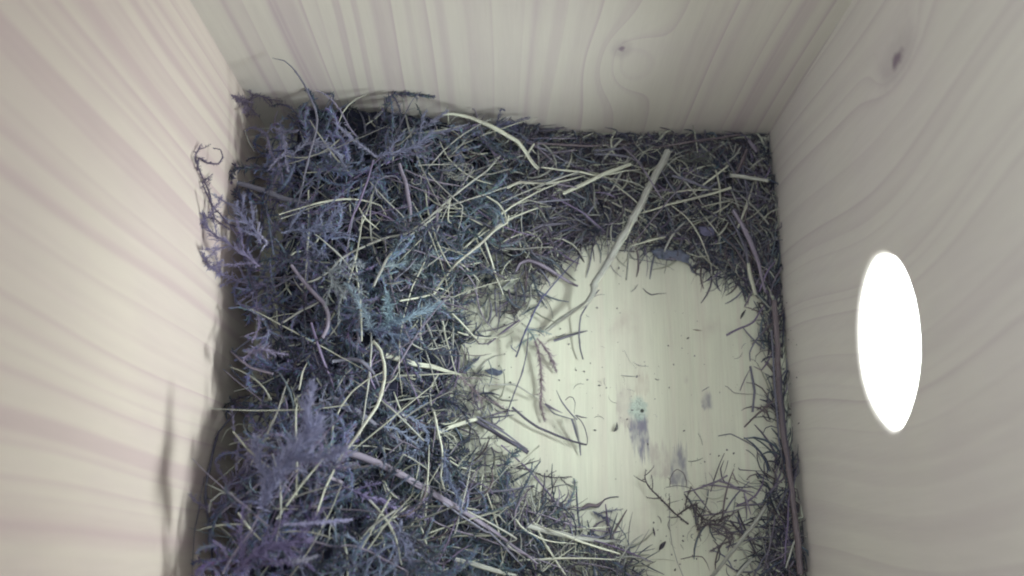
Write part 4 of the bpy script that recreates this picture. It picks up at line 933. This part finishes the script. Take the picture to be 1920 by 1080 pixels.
for q in range(70):
    while True:
        cx_, cy2 = random.uniform(400, 960), random.uniform(220, 1100); hh = hpix(cx_, cy2)
        if hh > 0.014 and inside(cx_, cy2, hh, 0.004): break
    c0 = at_z(cx_, cy2, hh + random.uniform(-0.002, 0.002)); t0 = mosscol(cx_, cy2, 0.05); a0 = random.uniform(0, 6.28)
    kk = random.uniform(1.0, 1.9); t0 = tuple(v * kk for v in t0)
    for w_ in range(random.randint(4, 8)):
        ang = a0 + random.gauss(0, 0.7); el = random.uniform(-0.1, 0.9); L = random.uniform(0.006, 0.014); bend = random.choice((-1, 1)) * random.uniform(0.8, 3.4)
        p = c0 + Vector((random.gauss(0, .0016), random.gauss(0, .0016), 0)); P = []
        for i in range(10):
            P.append(clampbox(p.copy(), 0.0006)); ang += bend / 9; el -= 0.12
            p = p + Vector((math.cos(ang)*math.cos(el), math.sin(ang)*math.cos(el), math.sin(el))) * (L / 9)
        mm.tube(P, [0.00024] * 10, 1, 4, tint=tuple(v * 0.8 for v in t0), cap=False)
        foliage(mm, P, random.uniform(0.0011, 0.0019), random.uniform(0.00018, 0.00028), 0.00009, tint=t0, spread=0.55)
mo = mm.build("moss_mass", M_mossattr, smooth=False)
tag(mo, "feathery blue and violet moss making up most of the nest heap", "moss", kind="stuff")

def litter(n, cond, lenr, wr, cols, zr):
    m = MB(); k = 0
    while k < n:
        px, py = random.uniform(360, 1510), random.uniform(230, 1115)
        h = hpix(px, py)
        if not cond(px, py, h) or not inside(px, py, h): continue
        c = at_z(px, py, max(0.0005, h + random.uniform(*zr))); L = random.uniform(*lenr); a = random.uniform(0, 6.28); bend = random.gauss(0, 1.2)
        if px > 1400 and 430 < py < 900: a = random.gauss(1.57, 0.5)
        p = c.copy(); P = []; tz = random.uniform(-0.35, 0.35)
        for i in range(5):
            P.append(clampbox(p.copy(), 0.0004)); a += bend / 4; p = p + Vector((math.cos(a), math.sin(a), tz)) * L / 4
        col_ = random.choice(cols); j = random.uniform(0.6, 1.25)
        r = random.uniform(*wr)
        m.tube(P, [r * 0.7, r, r, r * 0.9, r * 0.4], random.choice((1, 0.5, 0.35)), 4, roll=random.uniform(0, 3), tint=tuple(v * j for v in col_), cap=False)
        k += 1
    return m
lc = [CREAM, CREAM, PALEC, PALEC, MAUVE, GREYM, GREYM, DARKG, PURP, BROWN, (0.12, 0.16, 0.22), (0.16, 0.20, 0.25), (0.08, 0.10, 0.16)]
lit = litter(5600, lambda x, y, h: h > (0.0016 if (x > 1030 and y < 560) or x > 1400 else 0.003) and (random.random() < ((0.10 if (1200 < x < 1435 and y > 840) else 0.5 if (x > 1400 and y > 560) else 1.0) if x > 960 else 0.42 if x > 720 else 0.16)), (0.003, 0.012), (0.00008, 0.00032), lc, (-0.005, 0.0012)).build("straw_litter", M_litter)
lt2 = litter(4600, lambda x, y, h: h > (0.0019 if (x > 1030 and y < 560) or x > 1400 else 0.0045) and x > 960 and not (x < 1435 and y > 840) and (random.random() < (0.45 if (x > 1400 and y > 560) else 1.0)), (0.003, 0.010), (0.0001, 0.0003), [DARKG, (0.07, 0.075, 0.13), (0.10, 0.11, 0.19), BROWN], (-0.007, -0.001)).build("grass_litter", M_litter)
tag(lt2, "dark bluish fibres matted under the straw along the back and hole boards", "litter", kind="stuff")
tag(lit, "fine chopped straw and grass fibres filling the gaps of the nest", "litter", kind="stuff")
def edge_ok(x, y, h): return 0.0002 < h < 0.006 and random.random() < 0.02 + h * 160
fr_ = litter(330, edge_ok, (0.001, 0.0045), (0.00004, 0.00012), [DARKG, DARKG, BROWN, GREYM, (0.08, 0.10, 0.12)], (-0.001, 0.0006)).build("fine_fibres", M_litter)
tag(fr_, "fine dark fibres and moss shreds scattered around the edge of the heap", "litter", kind="stuff")
mc = MB(); k = 0
while k < 360:
    px, py = random.uniform(860, 1500), random.uniform(400, 1110)
    h = hpix(px, py)
    if h > 0.004: continue
    if random.random() > (0.05 + h * 500): continue
    p = at_z(px, py, 0.0002); r = random.choice((0.00007, 0.00009, 0.00012, 0.00022)) * random.uniform(0.7, 1.2)
    g = random.uniform(0.03, 0.22)
    mc.blob(p + Vector((0, 0, r * 0.4)), r * random.uniform(1, 2), r, r * 0.6, random.uniform(0, 3), tint=(g, g * 0.95, g * 1.15)); k += 1
cr = mc.build("crumbs", M_crumb)
tag(cr, "tiny dark crumbs and dust specks sprinkled over the bare floor board", "crumbs", kind="stuff")
